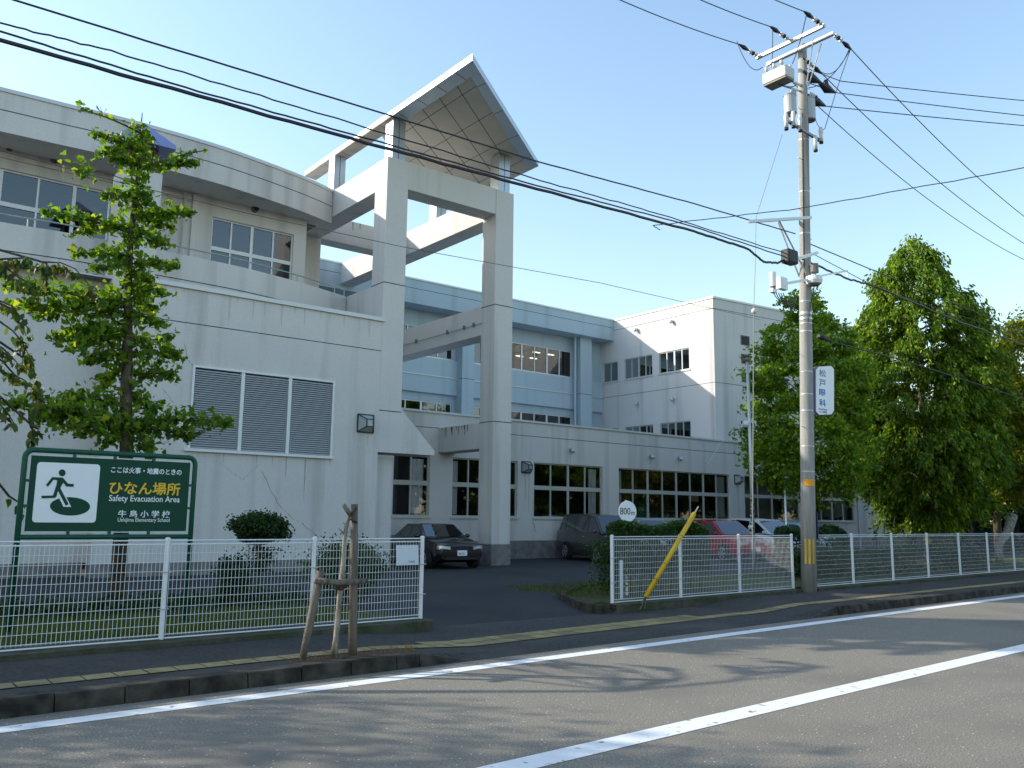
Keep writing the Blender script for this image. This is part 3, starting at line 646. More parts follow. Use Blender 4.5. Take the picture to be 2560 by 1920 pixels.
wall_lamp(35.82, 27.1, 3.77, 'square bronze wall lantern between the long window and the tree', .45)

# ------------------------------------------------------------ fences
def fence(posts_s, label, t=11.17, endcap=True, zb=.23, ht=1.19, wr_=1.0):
    a0 = posts_s[0]; x, y = rd(a0, t)
    f = thing('mesh_fence', label, 'fence', (x, y, 0.1), group='white mesh fences along the pavement')
    for i, s in enumerate(posts_s):
        x, y = rd(s, t+.035); m = MB(); m.cyl((x, y, .12), (x, y, zb+ht+.02), .032, n=12); m.ball((x, y, zb+ht+.02), .036, rz=.02)
        o = m.build('post', WHITEP, f, smooth=False)
        q = MB(); q.box(x-.11, x+.11, y-.16, y-.04, .11, .20); q.build('post_footing', KERB, o)
        for z in (zb+.35, zb+.8): q = MB(); q.tube([(x-.06, y-.03, z), (x, y-.045, z), (x+.06, y-.03, z)], .007, 5); q.build('clamp', STEEL, o)
    for a, b in zip(posts_s, posts_s[1:]):
        m = MB(); a += .035; b -= .035
        n = int((b-a)/.05); u = Vector((1, .04, 0)).normalized()
        zt = zb+ht
        for k in range(n+1):
            s = a+(b-a)*k/n; x, y = rd(s, t); h = .0028*wr_
            m.add([(x-h, y, zb+.03), (x+h, y, zb+.03), (x+h, y, zt-.03), (x-h, y, zt-.03), (x, y+h*1.5, zb+.03), (x, y+h*1.5, zt-.03)], [(0, 1, 2, 3), (1, 4, 5, 2), (4, 0, 3, 5)])
        for k in range(11):
            z = zb+.05+(ht-.10)*k/10; m.tube([(*rd(a, t-.004), z), (*rd(b, t-.004), z)], .0036*(wr_+1)/2, 5, caps=False)
        for (dz, dt) in ((0, 0), (0, .04), (.045, .02)):       # rolled bottom and top edges
            m.tube([(*rd(a, t+dt), zb+dz), (*rd(b, t+dt), zb+dz)], .008, 5); m.tube([(*rd(a, t+dt), zt-dz), (*rd(b, t+dt), zt-dz)], .008, 5)
        m.build('mesh_panel', WHITEP, f)
    return f
fence([-8.6, -6.6, -4.6, -2.6, -.6, 1.42, 3.46, 5.5, 7.34], 'white wire mesh fence in front of the green evacuation sign')
fence([11.62, 13.62, 15.62, 17.7], 'white wire mesh fence crossed by the leaning yellow guard')
fence([18.45]+[20.45+2.1*k for k in range(0, 18)], 'long white wire mesh fence right of the concrete pole', wr_=.5)
def text(body, w, h, mat, parent, o, ux, uz, name='lettering', weight=.012, off=.004, align_l=False, shear=0):
    """flat text fitted to w x h metres; o = lower left corner, ux/uz unit axes, 1.5 mm thick"""
    c = bpy.data.curves.new('t', 'FONT'); c.body = body; c.size = 1; c.offset = weight; c.extrude = .0015; c.resolution_u = 4
    ob = bpy.data.objects.new('t', c); COL.objects.link(ob); bpy.context.view_layer.update()
    me = bpy.data.meshes.new_from_object(ob.evaluated_get(bpy.context.evaluated_depsgraph_get()))
    bpy.data.objects.remove(ob); bpy.data.curves.remove(c)
    n = len(me.vertices); co_ = np.empty(n*3); me.vertices.foreach_get('co', co_); co_ = co_.reshape(-1, 3)
    mn, mx = co_.min(0), co_.max(0); sx = w/(mx[0]-mn[0]); sz = h/(mx[1]-mn[1])
    ux, uz = Vector(ux), Vector(uz); nn = ux.cross(uz).normalized(); off0 = root_loc(parent); o = Vector(o)
    out = [tuple(o+ux*((p[0]-mn[0])*sx)+uz*((p[1]-mn[1])*sz)+nn*(off+p[2])-off0) for p in co_]
    me.vertices.foreach_set('co', np.array(out).ravel()); me.materials.clear(); me.materials.append(mat); me.update(); me.name = name
    ob = bpy.data.objects.new(name, me); COL.objects.link(ob); ob.parent = parent; return ob

# ------------------------------------------------------------ evacuation sign
YS = 12.9
SG = thing('evacuation_sign', 'green evacuation area sign with running figure on two green posts', 'sign', (3.1, YS, .2))
def sp(x, y): p = atY(YS, x*560/2212, 1080+y*560/2212); return p.x, p.z
x0, zt = sp(250, 165); x1, _ = sp(1935, 250); zb_ = sp(200, 1035)[1]-.0; x0 = 2.03; x1 = 4.25; zt = 2.57
m = MB(); R_ = .10
pts = [(x0, YS, .15), (x0, YS, zt-R_)]+[(x0+R_-R_*math.cos(a), YS, zt-R_+R_*math.sin(a)) for a in (.4, .8, 1.2)]+[(x0+R_, YS, zt), (x1-R_, YS, zt)]+[(x1-R_+R_*math.sin(a), YS, zt-R_+R_*math.cos(a)) for a in (.4, .8, 1.2)]+[(x1, YS, zt-R_), (x1, YS, .15)]
m.tube(pts, .036, 12); m.build('post_frame', GREENP, SG, smooth=True)
m = MB(); m.tube([(x0, YS, 1.43), (x1, YS, 1.43)], .034, 12); m.build('cross_rail', GREENP, SG, smooth=True)
pz0, pz1, px0, px1 = 1.505, 2.495, x0+.075, x1-.075
m = MB(); m.box(px0, px1, YS-.012, YS+.012, pz0, pz1); pn = m.build('sign_panel', GREEN, SG)
m = MB(); g = .022
segs = MB()
for k in range(4):
    a = px0+(px1-px0)*k/4+.03; b = px0+(px1-px0)*(k+1)/4-.03
    for z in (pz0-g/2, pz1+g/2): segs.box(a, b, YS-.004, YS+.004, z-.007, z+.007)
for k in range(3):
    a = pz0+(pz1-pz0)*k/3+.03; b = pz0+(pz1-pz0)*(k+1)/3-.03
    for x in (px0-g/2, px1+g/2): segs.box(x-.007, x+.007, YS-.004, YS+.004, a, b)
segs.build('bright_gap_strip', plain('strip_grey', (.62, .68, .70), .5), SG)
m = MB()
for k in range(1, 4):
    x = px0+(px1-px0)*k/4
    for z in (pz0-.02, pz1+.02): m.box(x-.018, x+.018, YS-.02, YS+.02, z-.03, z+.03)
for k in range(1, 3):
    z = pz0+(pz1-pz0)*k/3
    for x in (px0-.02, px1+.02): m.box(x-.03, x+.03, YS-.02, YS+.02, z-.018, z+.018)
m.build('bracket', GREENP, SG)
yf = YS-.012
ax, az = sp(312, 892); bx_, bz = sp(990, 322); wx, wz = bx_-ax-.03, bz-az
def rrect(x0, x1, z0, z1, r, n=5):
    out = []
    for cx, cz, a0 in ((x1-r, z1-r, 0), (x0+r, z1-r, 90), (x0+r, z0+r, 180), (x1-r, z0+r, 270)):
        for k in range(n+1): a = math.radians(a0+90*k/n); out.append((cx+r*math.cos(a), cz+r*math.sin(a)))
    return out
m = MB(); m.prismY(rrect(ax, ax+wx+.03, az, az+wz, .045), yf-.002, yf-.0001); wsq = m.build('pictogram_square', SWHITE, SG)
def pu(x, y): v = (892-y)/570; u = (x-(312+48*v))/652; return ax+u*(wx+.03), az+v*wz*.985
def blob(m, pts, y0, y1): m.prismY([pu(*q) for q in pts], y0, y1)
m = MB(); el = [(697+207*math.cos(a), 735+90*math.sin(a)) for a in [2*math.pi*k/36 for k in range(36)]]; blob(m, el, yf-.004, yf-.0021); m.build('pictogram_ellipse', GREEN, wsq)
leg = [(545, 575), (585, 560), (660, 690), (692, 727), (636, 727)]
m = MB(); blob(m, [(548, 590), (600, 548), (706, 740), (626, 740)], yf-.0055, yf-.0041); m.build('pictogram_outline', SWHITE, wsq)
m = MB()
def stroke(p, q, wd, y0, y1):
    p, q = Vector(p), Vector(q); u = (q-p).normalized(); n = Vector((-u.y, u.x))*wd/2
    blob(m, [tuple(p+n), tuple(q+n), tuple(q-n), tuple(p-n)], y0, y1)
d0_, d1_ = yf-.0075, yf-.0058
blob(m, [(610+35*math.cos(a), 410+34*math.sin(a)) for a in [2*math.pi*k/20 for k in range(20)]], d0_, d1_)
stroke((457, 542), (515, 468), 26, d0_, d1_); stroke((505, 468), (612, 468), 26, d0_-.0002, d1_); stroke((605, 466), (660, 525), 30, d0_-.0004, d1_); stroke((650, 528), (730, 529), 28, d0_-.0006, d1_)
blob(m, [(520, 458), (608, 456), (622, 500), (585, 575), (545, 560), (562, 490)], d0_-.0008, d1_)
stroke((562, 555), (535, 640), 34, d0_-.001, d1_); stroke((545, 643), (405, 650), 24, d0_-.0012, d1_); stroke((570, 555), (665, 722), 34, d0_-.0014, d1_)
m.build('running_figure', GREEN, wsq)
def line(body, xa, ya, xb, yb, h, mat, weight=.012):
    X0_, z0_ = sp(xa, ya); X1_, z1_ = sp(xb, yb); text(body, X1_-X0_, h, mat, SG, (X0_, yf, (z0_+z1_)/2), (1, 0, 0), (0, 0, 1), weight=weight)
sc_ = abs(sp(1400, 500)[1]-sp(1400, 600)[1])/100
line('ここは火事・地震のときの', 1092, 405, 1788, 428, 62*sc_, SWHITE, .018)
line('ひなん場所', 1072, 618, 1772, 628, 128*sc_, YEL, .018)
line('Safety Evacuation Area', 1070, 702, 1768, 712, 78*sc_, SWHITE, .008)
line('牛 島 小 学 校', 1160, 840, 1674, 848, 70*sc_, SWHITE, .014)
line('Ushijima Elementary School', 1157, 893, 1668, 905, 50*sc_, SWHITE, .004)

# ------------------------------------------------------------ small signs
nx, ny = rd(7.02, 11.14); NT = thing('paper_notice', 'laminated white notice tied to the fence end by the gateway', 'notice', (nx, ny, 1.1))
m = MB(); P0 = Vector((nx-.17, ny-.02, 1.00)); m.obox((nx, ny-.012, 1.175), (.20, .008, 0), (0, .0015, 0), (-.008, 0, .15)); m.build('sheet', plain('laminate', (.62, .68, .74), .3), NT)
inkc = plain('faded_ink', (.32, .36, .48), .8)
text('学校内に無断で立ち入り', .30, .030, inkc, NT, (nx-.15, ny-.014, 1.235), (1, .04, 0), (0, 0, 1), off=.002); text('はできません 不審者', .27, .028, inkc, NT, (nx-.15, ny-.014, 1.155), (1, .04, 0), (0, 0, 1), off=.002); text('学校長', .12, .034, inkc, NT, (nx+.02, ny-.014, 1.06), (1, .04, 0), (0, 0, 1), off=.002)
D8 = thing('distance_marker', 'round white 800 m marker sticking up out of the hedge', 'sign', (13.2, 12.8, .2))
cx, cz, r8 = 13.21, 1.908, .219
m = MB(); m.prismY([(cx+r8*math.cos(a)*.98, cz+r8*math.sin(a)) for a in [2*math.pi*k/40 for k in range(40)]], 12.80, 12.815); m.v = [(cx+(x-cx)*.96+(y-12.80)*.276, 12.80-(x-cx)*.276+(y-12.80)*.96, z) for x, y, z in m.v]; m.build('disc', SWHITE, D8)
u8 = Vector((.96, -.276, 0)); o8_ = Vector((cx, 12.80, cz)); text('800', .24, .14, BLACK, D8, o8_-u8*.175-Vector((0, 0, .065)), u8, (0, 0, 1), weight=-.002); text('m', .085, .065, BLACK, D8, o8_+u8*.085-Vector((0, 0, .07)), u8, (0, 0, 1), weight=-.002)
m = MB(); m.box(cx-.03, cx+.03, 12.83, 12.848, .15, 2.14); m.build('stake', SWHITE, D8)
pb = MB(); p = rd(12.45, 11.75); pb.box(p[0]-.035, p[0]+.035, p[1]-.01, p[1]+.01, .15, .95); one(pb, 'marker_stake', WHITEP, 'short white stake behind the fence by the bush', 'stake')

# ------------------------------------------------------------ dead sapling with its stakes
SP = thing('dead_sapling', 'dead leafless sapling stump tied between wooden stakes at the kerb', 'sapling', (*rd(4.78, 9.02), .13))
def q5c(x, y, Y): return atY(Y, 500+x*640/2124, 1200+y*640/2124)
Yk = 9.2
tr = [q5c(x, y, Yk) for x, y in ((1110, 1455), (1130, 1320), (1160, 950), (1180, 820), (1185, 700), (1200, 480), (1220, 350), (1250, 270))]
m = MB(); m.tube(tr, [.045, .036, .032, .042, .026, .026, .024, .02], 8); m.tube([q5c(1245, 285, Yk), q5c(1190, 205, Yk)], [.03, .026], 8)
m.tube([q5c(1190, 440, Yk), q5c(1150, 400, Yk)], [.012, .006], 5); m.tube([q5c(1215, 370, Yk), q5c(1185, 355, Yk)], [.01, .006], 5); m.tube([q5c(1215, 440, Yk), q5c(1238, 430, Yk)], [.008, .004], 5)
m.build('trunk', PALEBARK, SP, smooth=True)
m = MB(); m.tube([q5c(1120, 870, Yk-.03), q5c(1165, 880, Yk-.06), q5c(1205, 850, Yk-.03)], .055, 7); m.tube([q5c(1235, 300, Yk-.03), q5c(1300, 230, Yk-.04)], .012, 5); m.tube([q5c(1240, 320, Yk-.04), q5c(1305, 355, Yk-.05)], .012, 5)
m.build('rope_wrap', noisy('hemp_brown', (.03, .02, .015), (.10, .075, .05), 30, 1, bump=1, bscale=60), SP, smooth=True)
ST = thing('stake_frame', 'two weathered wooden stakes with a lashed cross bar holding the dead sapling', 'tree stakes', (*rd(4.9, 9.02), .13))
m = MB(); m.tube([q5c(850, 1490, Yk), q5c(930, 1100, Yk), q5c(1000, 755, Yk)], [.040, .046, .046], 10); m.build('stake', WOODS, ST, smooth=True)
m = MB(); m.tube([q5c(1265, 1450, Yk), q5c(1275, 800, Yk), q5c(1282, 200, Yk)], [.052, .048, .040], 10); m.build('stake', WOODS, ST, smooth=True)
m = MB(); m.tube([q5c(950, 835, Yk-.09), q5c(1150, 850, Yk-.09), q5c(1385, 835, Yk-.09)], [.034, .033, .03], 8); m.build('cross_bar', WOODS, ST, smooth=True)
m = MB(); rnd2 = random.Random(3)
for i in range(260):                                      # rusty dry weeds at the stake feet
    s = 4.2+rnd2.random()*1.7; x, y = rd(s, 9.0+rnd2.random()*.15); h = .03+rnd2.random()*.09; d = rnd2.uniform(-.03, .03); m.add([(x-.004, y, .13), (x+.004, y, .13), (x+d, y+d*.5, .13+h)], [(0, 1, 2)])
tag(m.build('dry_weeds', plain('weeds', (.24, .12, .04), .9)), 'rusty dry weeds around the stakes at the kerb', 'weeds', kind='stuff')

# ------------------------------------------------------------ utility pole
YP = 11.72
UPL = thing('utility_pole', 'tall concrete utility pole with crossarms, transformers and cabinets', 'utility pole', (18.02, YP, .1))
def pp(x, y, Y=YP): return atY(Y, x, y)
top = Vector((18.72, YP, 13.95)); base = Vector((18.02, YP, .05)); ax_ = (top-base)/13.9
def on(z): return base+ax_*(z-.05)
m = MB(); m.tube([on(z) for z in (.05, 3, 6, 9, 12, 13.95)], [.178, .163, .150, .135, .120, .110], 22); m.build('pole_shaft', POLE, UPL, smooth=True)
for z in (2.9, 3.5, 4.35, 4.75, 5.3, 6.3, 6.5, 7.05, 8.8, 9.9, 11.3):
    r_ = .178-.0049*z+.003; m = MB(); m.tube([on(z-.012), on(z+.012)], r_, 20); m.build('band', STEEL, UPL)
m = MB(); m.tube([on(1.75)+Vector((-.0, 0, 0)), on(1.95)], .1742, 20, caps=False); 
yb = MB(); c_ = on(1.9); r_ = .1715
for a0 in (-177, -147, -117):
    for k in range(4):
        a, b = math.radians(a0+k*4), math.radians(a0+(k+1)*4); r_ = .1735; q = [(on(z_).x+(r_+(1.9-z_)*.005)*math.cos(t_), on(z_).y+(r_+(1.9-z_)*.005)*math.sin(t_), z_) for z_, t_ in ((.78, a), (.78, b), (1.34, b), (1.34, a))]; yb.quad(*q)
yb.build('warning_stripes', YELP, UPL)
m = MB(); r_ = .170
for k in range(10):
    a, b = math.radians(-177+k*9), math.radians(-168+k*9); m.quad(*[(on(z_).x+r_*math.cos(t_), on(z_).y+r_*math.sin(t_), z_) for z_, t_ in ((2.56, a), (2.56, b), (2.72, b), (2.72, a))])
m.build('orange_plate', plain('orange_plate', (.80, .33, .01), .5), UPL)
m = MB(); c_ = on(1.75)
m.box(c_.x+.13, c_.x+.16, YP-.16, YP-.10, 1.35, 1.95); m.build('number_plate', plain('navy_plate', (.02, .03, .10), .5), UPL)
# step bolts
m = MB()
for k in range(16):
    z = 2.6+k*.68; p = on(z); s_ = 1 if k % 2 else -1; m.cyl(p, p+Vector((s_*.28, -.02, .0)), .009, n=5)
m.build('step_bolt', STEEL, UPL)
# top crossarms (perpendicular to the road)
t_ = on(13.85)
for dx, dy0, dy1, dz in ((-.14, 1.05, -.95, .0), (.17, .95, -1.0, -.12)):
    m = MB(); m.obox((t_.x-.35+dx, YP+(dy0+dy1)/2, 13.88+dz), (.04, 0, 0), (0, abs(dy0-dy1)/2, 0), (0, 0, .04)); m.build('crossarm', STEEL, UPL)
m = MB(); m.tube([(t_.x-.38, YP-.55, 13.72), on(12.75)+Vector((0, -.1, 0))], .018, 5); m.tube([(t_.x-.1, YP-.6, 13.7), on(12.8)+Vector((.1, -.1, 0))], .018, 5); m.build('arm_brace', STEEL, UPL)
INS = plain('porcelain', (.62, .60, .58), .35)
def insul(p, d, n=3):
    m = MB(); p = Vector(p); d = Vector(d).normalized()
    m.cyl(p, p+d*.5, .018, n=6, mi=1)
    for k in range(n): q = p+d*(.10+.12*k); m.cyl(q, q+d*.05, .06, .045, 10, k % 2)
    m.tube([p+d*.45, p+d*.62, p+d*.85], [.03, .06, .02], 7, 1)
    m.build('insulator', [INS, WIRE], UPL, smooth=True)
LFT = (-1, -.04, .02); RGT = (1, .02, -.13)
hvL = [Vector((t_.x-.5, YP+1.0, 13.9)), Vector((t_.x-.5, YP+.05, 13.95)), Vector((t_.x-.5, YP-.9, 13.9))]
for q in hvL: insul(q, LFT)
hvR = [Vector((t_.x-.15, YP+.9, 13.78)), Vector((t_.x-.15, YP-.1, 13.5)), Vector((t_.x-.15, YP-.97, 13.78))]
for q in hvR: insul(q, RGT)
# switch box
GB = plain('equipment_grey', (.55, .55, .53), .5, .1); GB2 = plain('equipment_dark', (.16, .15, .13), .6)
sw = pp(1946, 192, YP+.1); m = MB(); m.obox(sw, (.20, 0, 0), (0, .34, 0), (0, 0, .15)); o = m.build('switch_box', GB, UPL, bevel=.03)
m = MB(); m.obox(sw-Vector((0, 0, .17)), (.18, 0, 0), (0, .32, 0), (0, 0, .02)); m.build('switch_base', GB2, o)
for k in range(3):
    for s_ in (-1, 1): m = MB(); q = sw+Vector((s_*.14, -.22+.22*k, .15)); m.tube([q, q+Vector((s_*.04, 0, .09)), q+Vector((s_*.06, 0, .14))], [.05, .045, .03], 8); m.build('bushing', INS, o, smooth=True)
m = MB(); m.cyl(sw+Vector((.15, -.1, 0)), on(sw.z), .04, n=6); m.cyl(sw+Vector((.15, .1, -.1)), on(sw.z-.15), .03, n=6); m.build('box_bracket', STEEL, UPL)
# two can transformers
for px_, py_, h_ in ((1976, 284, .46), (2024, 300, .55)):
    q = pp(px_, py_, YP-.05); m = MB(); m.cyl(q, q+Vector((0, 0, h_)), .155, n=18); m.cyl(q+Vector((0, 0, h_)), q+Vector((0, 0, h_+.05)), .168, .14, 18); m.cyl(q-Vector((0, 0, .03)), q, .14, .158, 18, 1)
    for k in range(3): m.cyl(q+Vector((-.08+.08*k, -.10, h_+.04)), q+Vector((-.08+.08*k, -.12, h_+.14)), .03, .02, 8)
    m.build('transformer', [plain('transformer_grey', (.40, .42, .44), .45, .2), GB2], UPL)
# lower bracket with fuse cutouts
la = Vector((17.95, YP+.35, 11.62)); lb_ = Vector((19.75, YP-.55, 11.05)); la = pp(1965, 300, YP-.2); lb_ = pp(2055, 355, YP-.2)
m = MB(); m.tube([la, lb_], .045, 4); m.build('lower_crossarm', plain('arm_dark', (.24, .25, .26), .5, .4), UPL)
for px_, py_ in ((1965, 295), (1983, 290), (2052, 330), (2038, 350), (2000, 300)):
    q = pp(px_, py_, YP-.28); m = MB(); m.tube([q+Vector((0, 0, .12)), q+Vector((0, 0, .02)), q-Vector((0, 0, .1)), q-Vector((0, 0, .26))], [.04, .06, .045, .05], 10); m.cyl(q-Vector((0, 0, .26)), q-Vector((0, 0, .31)), .052, n=10, mi=1); m.build('fuse_cutout', [INS, WIRE], UPL, smooth=True)
# right hand insulators of the crossing lines
for px_, py_, h_ in ((2030, 197, .22), (2066, 222, .30), (2040, 255, .2)):
    q = pp(px_, py_, YP-.1); m = MB(); m.tube([q-Vector((.38, 0, -.08)), q-Vector((.2, 0, -.03)), q, q+Vector((.28, -.1, -.06))], [.03, .07, .12, .02], 7); m.tube([q+Vector((-.02, 0, h_*.8)), q], [.05, .09], 6); m.build('cable_clamp', WIRE, UPL, smooth=True)
# horizontal double arm with braces
for dy, dz in ((-.2, .0), (.2, -.10)):
    m = MB(); a = pp(1870, 554, YP+dy); b = pp(2027, 544, YP+dy); m.tube([a, b], .048, 4); m.build('crossarm', STEEL, UPL)
m = MB(); a = pp(1948, 552, YP-.2); m.tube([a, on(7.75)+Vector((-.12, -.1, 0))], .022, 5); m.tube([pp(1946, 556, YP+.2), on(7.7)+Vector((-.1, .1, 0))], .022, 5); m.build('arm_brace', STEEL, UPL)
# splice boxes, antennas, cabinets
q = pp(1974, 643, YP-.25); m = MB(); m.obox(q, (.20, 0, 0), (0, .12, 0), (0, 0, .17)); m.build('cable_closure', BLACK, UPL, bevel=.04)
m = MB(); m.tube([pp(1990, 648, YP-.2), pp(2043, 632, YP-.2)], .05, 4); m.build('bracket_arm', WHITEP, UPL)
m = MB(); q = pp(1931, 713, YP-.2); m.tube([q, q-Vector((0, 0, .36))], [.085, .08], 14); m.cyl(q-Vector((0, 0, .36)), q-Vector((0, 0, .42)), .065, n=10, mi=1); m.obox(q-Vector((0, 0, .47)), (.1, 0, 0), (0, .05, 0), (0, 0, .05)); q = pp(1931, 681, YP-.2)
m = MB(); m.tube([q, q-Vector((0, 0, .34))], [.078, .075], 14); m.cyl(q-Vector((0, 0, .34)), q-Vector((0, 0, .40)), .06, n=10, mi=1); m.obox(q-Vector((0, 0, .44)), (.09, 0, 0), (0, .05, 0), (0, 0, .045)); m.build('antenna_cylinder', [WHITEP, GB2], UPL)
q = pp(1955, 709, YP-.2); m = MB(); m.obox(q, (.145, 0, 0), (0, .06, 0), (0, 0, .145)); m.obox(q-Vector((0, .065, 0)), (.08, 0, 0), (0, .006, 0), (0, 0, .08)); m.build('antenna_panel', WHITEP, UPL, bevel=.012)
m = MB(); m.tube([pp(1945, 712, YP-.16), pp(2016, 700, YP-.16)], .045, 4); m.build('bracket_arm', WHITEP, UPL)
q = pp(2035, 694, YP-.25); m = MB(); m.tube([q+Vector((0, 0, .02)), q-Vector((0, 0, .08)), q-Vector((0, 0, .16))], [.19, .20, .17], 18); m.cyl(q-Vector((0, 0, .16)), q-Vector((0, 0, .2)), .16, .12, 18, 1); m.build('round_unit', [WHITEP, GB2], UPL)
q = pp(2036, 672, YP-.25); m = MB(); m.cyl(q-Vector((.0, 0, .1)), q+Vector((0, 0, .12)), .10, n=12); m.build('coil_unit', GB2, UPL)
m = MB(); m.tube([pp(2050, 690, YP-.2), pp(2118, 677, YP-.2)], .03, 4); m.tube([pp(2118, 677, YP-.2), pp(2119, 693, YP-.2)], .02, 4); m.build('bracket_arm', WHITEP, UPL)
m = MB()
for k in range(5):
    a = pp(1934+6*k, 732, YP-.2); b = pp(1988, 740+6*k, YP-.18); c = pp(1952+5*k, 772+3*k, YP-.2); pts = [a.lerp(c, t).lerp(c.lerp(b, t), t) for t in [i/8 for i in range(9)]]; m.tube(pts, .011, 5)
m.tube([on(z)+Vector((.03-.16*math.sin(z*2.2), -.165, 0)) for z in [6.5+.1*i for i in range(14)]], .012, 5)
for x_ in (.13, -.13): m.tube([on(z)+Vector((x_, -.06, 0)) for z in (7.5, 9, 10.5, 12)], .014, 5)
m.build('drop_cable', WIRE, UPL)
m = MB()                                                  # jumper loops between insulators and switch
def loop(a, b, sag, r=.011, n=10):
    a, b = Vector(a), Vector(b); m.tube([a.lerp(b, i/n)-Vector((0, 0, sag*4*(i/n)*(1-i/n))) for i in range(n+1)], r, 5)
loop(hvL[0]+Vector((-.9, 0, .1)), sw+Vector((-.25, .28, .3)), .35); loop(hvL[1]+Vector((-.7, 0, .1)), sw+Vector((-.25, 0, .3)), .1); loop(hvL[2]+Vector((-.7, 0, 0)), sw+Vector((.2, -.28, .3)), .1)
loop(hvR[2]+Vector((.8, 0, -.1)), on(12.75)+Vector((.1, -.1, 0)), .25); loop(hvR[2]+Vector((.75, 0, -.1)), hvR[1]+Vector((.8, 0, -.1)), .3); loop(hvR[2]+Vector((.8, 0, -.1)), pp(2062, 322, YP-.28), -.05, .009)
loop(on(12.5)+Vector((.1, -.1, 0)), pp(2062, 322, YP-.28), .3, .008); loop(sw-Vector((0, 0, .2)), on(12.0)+Vector((-.3, 0, .7)), .05); loop(on(12.1)+Vector((-.45, 0, .5)), pp(1962, 318, YP-.28), .25, .008)
m.build('jumper_wire', WIRE, UPL)
for z, s_ in ((6.75, 1), (6.62, 1)):
    m = MB(); m.tube([on(z-.03), on(z+.03)], .152, 20); m.build('band', STEEL, UPL)
# clinic sign on the pole
AD = thing('clinic_sign', 'tall white octagonal clinic sign with blue characters hung on the pole', 'sign', (19.1, YP-.05, 4.9))
def ap(x, y): return atY(YP-.12, 1940+x*300/1659, 840+y*300/1659)
o8 = [(525, 480), (560, 430), (735, 418), (772, 465), (772, 1030), (738, 1085), (568, 1092), (528, 1045)]
P8 = [(ap(*q).x, ap(*q).z) for q in o8]; m = MB(); m.prismY(P8, YP-.18, YP-.10); m.build('sign_box', SWHITE, AD)
cxx, czz = sum(p[0] for p in P8)/8, sum(p[1] for p in P8)/8
m = MB(); m.prismY([(cxx+(p[0]-cxx)*1.03, czz+(p[1]-czz)*1.012) for p in P8], YP-.165, YP-.115); m.build('sign_rim', plain('rim_violet', (.20, .16, .30), .5), AD)
BLU = plain('sign_blue', (.02, .12, .42), .5); BLG = plain('sign_blue_grey', (.16, .20, .36), .5)
for ch, xa, ya, w_, h_, mt in (('松', 597, 555, 95, 100, BLG), ('戸', 597, 697, 92, 105, BLG), ('眼', 597, 822, 92, 96, BLU), ('科', 600, 965, 90, 98, BLU), ('東山崎和病', 590, 1018, 118, 24, BLG), ('バス停前', 595, 1060, 108, 34, BLG)):
    a = atY(YP-.18, 1940+xa*300/1659, 840+ya*300/1659); b = atY(YP-.18, 1940+(xa+w_)*300/1659, 840+ya*300/1659); c = atY(YP-.18, 1940+xa*300/1659, 840+(ya-h_)*300/1659)
    text(ch, (b.x-a.x), c.z-a.z, mt, AD, (a.x, YP-.18, a.z-.0), (1, 0, 0), (0, 0, 1), weight=.022, off=.001)
m = MB()
for z in (4.45, 5.42): m.tube([on(z)+Vector((.1, -.05, 0)), (18.75, YP-.12, z)], .014, 5)
m.build('hanger', STEEL, AD)

# yellow guy guard with its wire and insulator strand
YG = thing('guy_guard', 'yellow plastic guard pipe leaning across the middle fence', 'guy guard', (*rd(12.55, 11.0), .15))
a = atY(11.32, 1737-2, 1285); b = atY(11.32, 1614, 1493); m = MB(); m.tube([b, a], .045, 14); m.tube([a, a+(a-b).normalized()*.03], [.045, .03], 14); m.build('pipe', YELP, YG, smooth=True)
for f_ in (.28, .62, .80): c = a.lerp(b, f_); m = MB(); m.tube([c, c+(b-a).normalized()*.012], .047, 14); m.build('seam_ring', plain('seam_brown', (.16, .10, .01), .7), YG)
m = MB(); m.tube([b, atY(11.30, 1604, 1508)], .018, 5); m.tube([b, atY(11.32, 1600, 1524)], .012, 5); m.tube([b, atY(11.34, 1612, 1522)], .012, 5); m.build('anchor_rod', WOODS, YG)
m = MB(); gtop = on(8.0)+Vector((-.1, 0, 0)); m.tube([a, a+(a-b).normalized()*.2], .014, 5); m.build('guy_wire', STEEL, YG)

# ------------------------------------------------------------ overhead wires
def wire(pts, r, label, name='overhead_cable', wob=0, group='cables strung along the street', mat=WIRE, n=14, sag=None):
    P = [Vector(p) for p in pts]; Q = []
    for i in range(len(P)-1):
        for k in range(n): 
            t = k/n; q = P[i].lerp(P[i+1], t)
            if sag: q.z -= sag[i]*4*t*(1-t)
            Q.append(q)
    Q.append(P[-1])
    if wob:
        for i in range(1, len(Q)-1): Q[i] = Q[i]+Vector((0, 0, wob*math.sin(i*1.7)*math.sin(i*.6+1)))
    m = MB(); m.tube(Q, r, 6)
    return one(m, name, mat, label, 'cable', group)
D_ = 2560/2212
def wd(x, y, Y=11.5): return atY(Y, x*D_, y*D_)
wire([(-14, 11.5, 7.75), (-6, 11.5, 7.45), wd(0, 87), wd(760, 300), wd(1130, 400), wd(1500, 500), wd(1615, 537), wd(1650, 566), wd(1680, 568), wd(1712, 553)], .027, 'thickest black telephone cable, lowest of the bundle left of the pole', wob=.01)
wire([(-14, 11.52, 8.0), (-6, 11.52, 7.6), wd(0, 50), wd(240, 110), wd(640, 230), wd(1150, 385), wd(1400, 455), wd(1700, 548)], .012, 'thin wavy cable just above the thickest telephone cable', wob=.012)
wire([(-14, 11.54, 7.9), (-6, 11.54, 7.5), wd(0, 68), wd(400, 189), wd(760, 290), wd(1130, 393), wd(1480, 484), wd(1700, 556)], .014, 'cable lashed onto the thickest telephone cable', wob=.008)
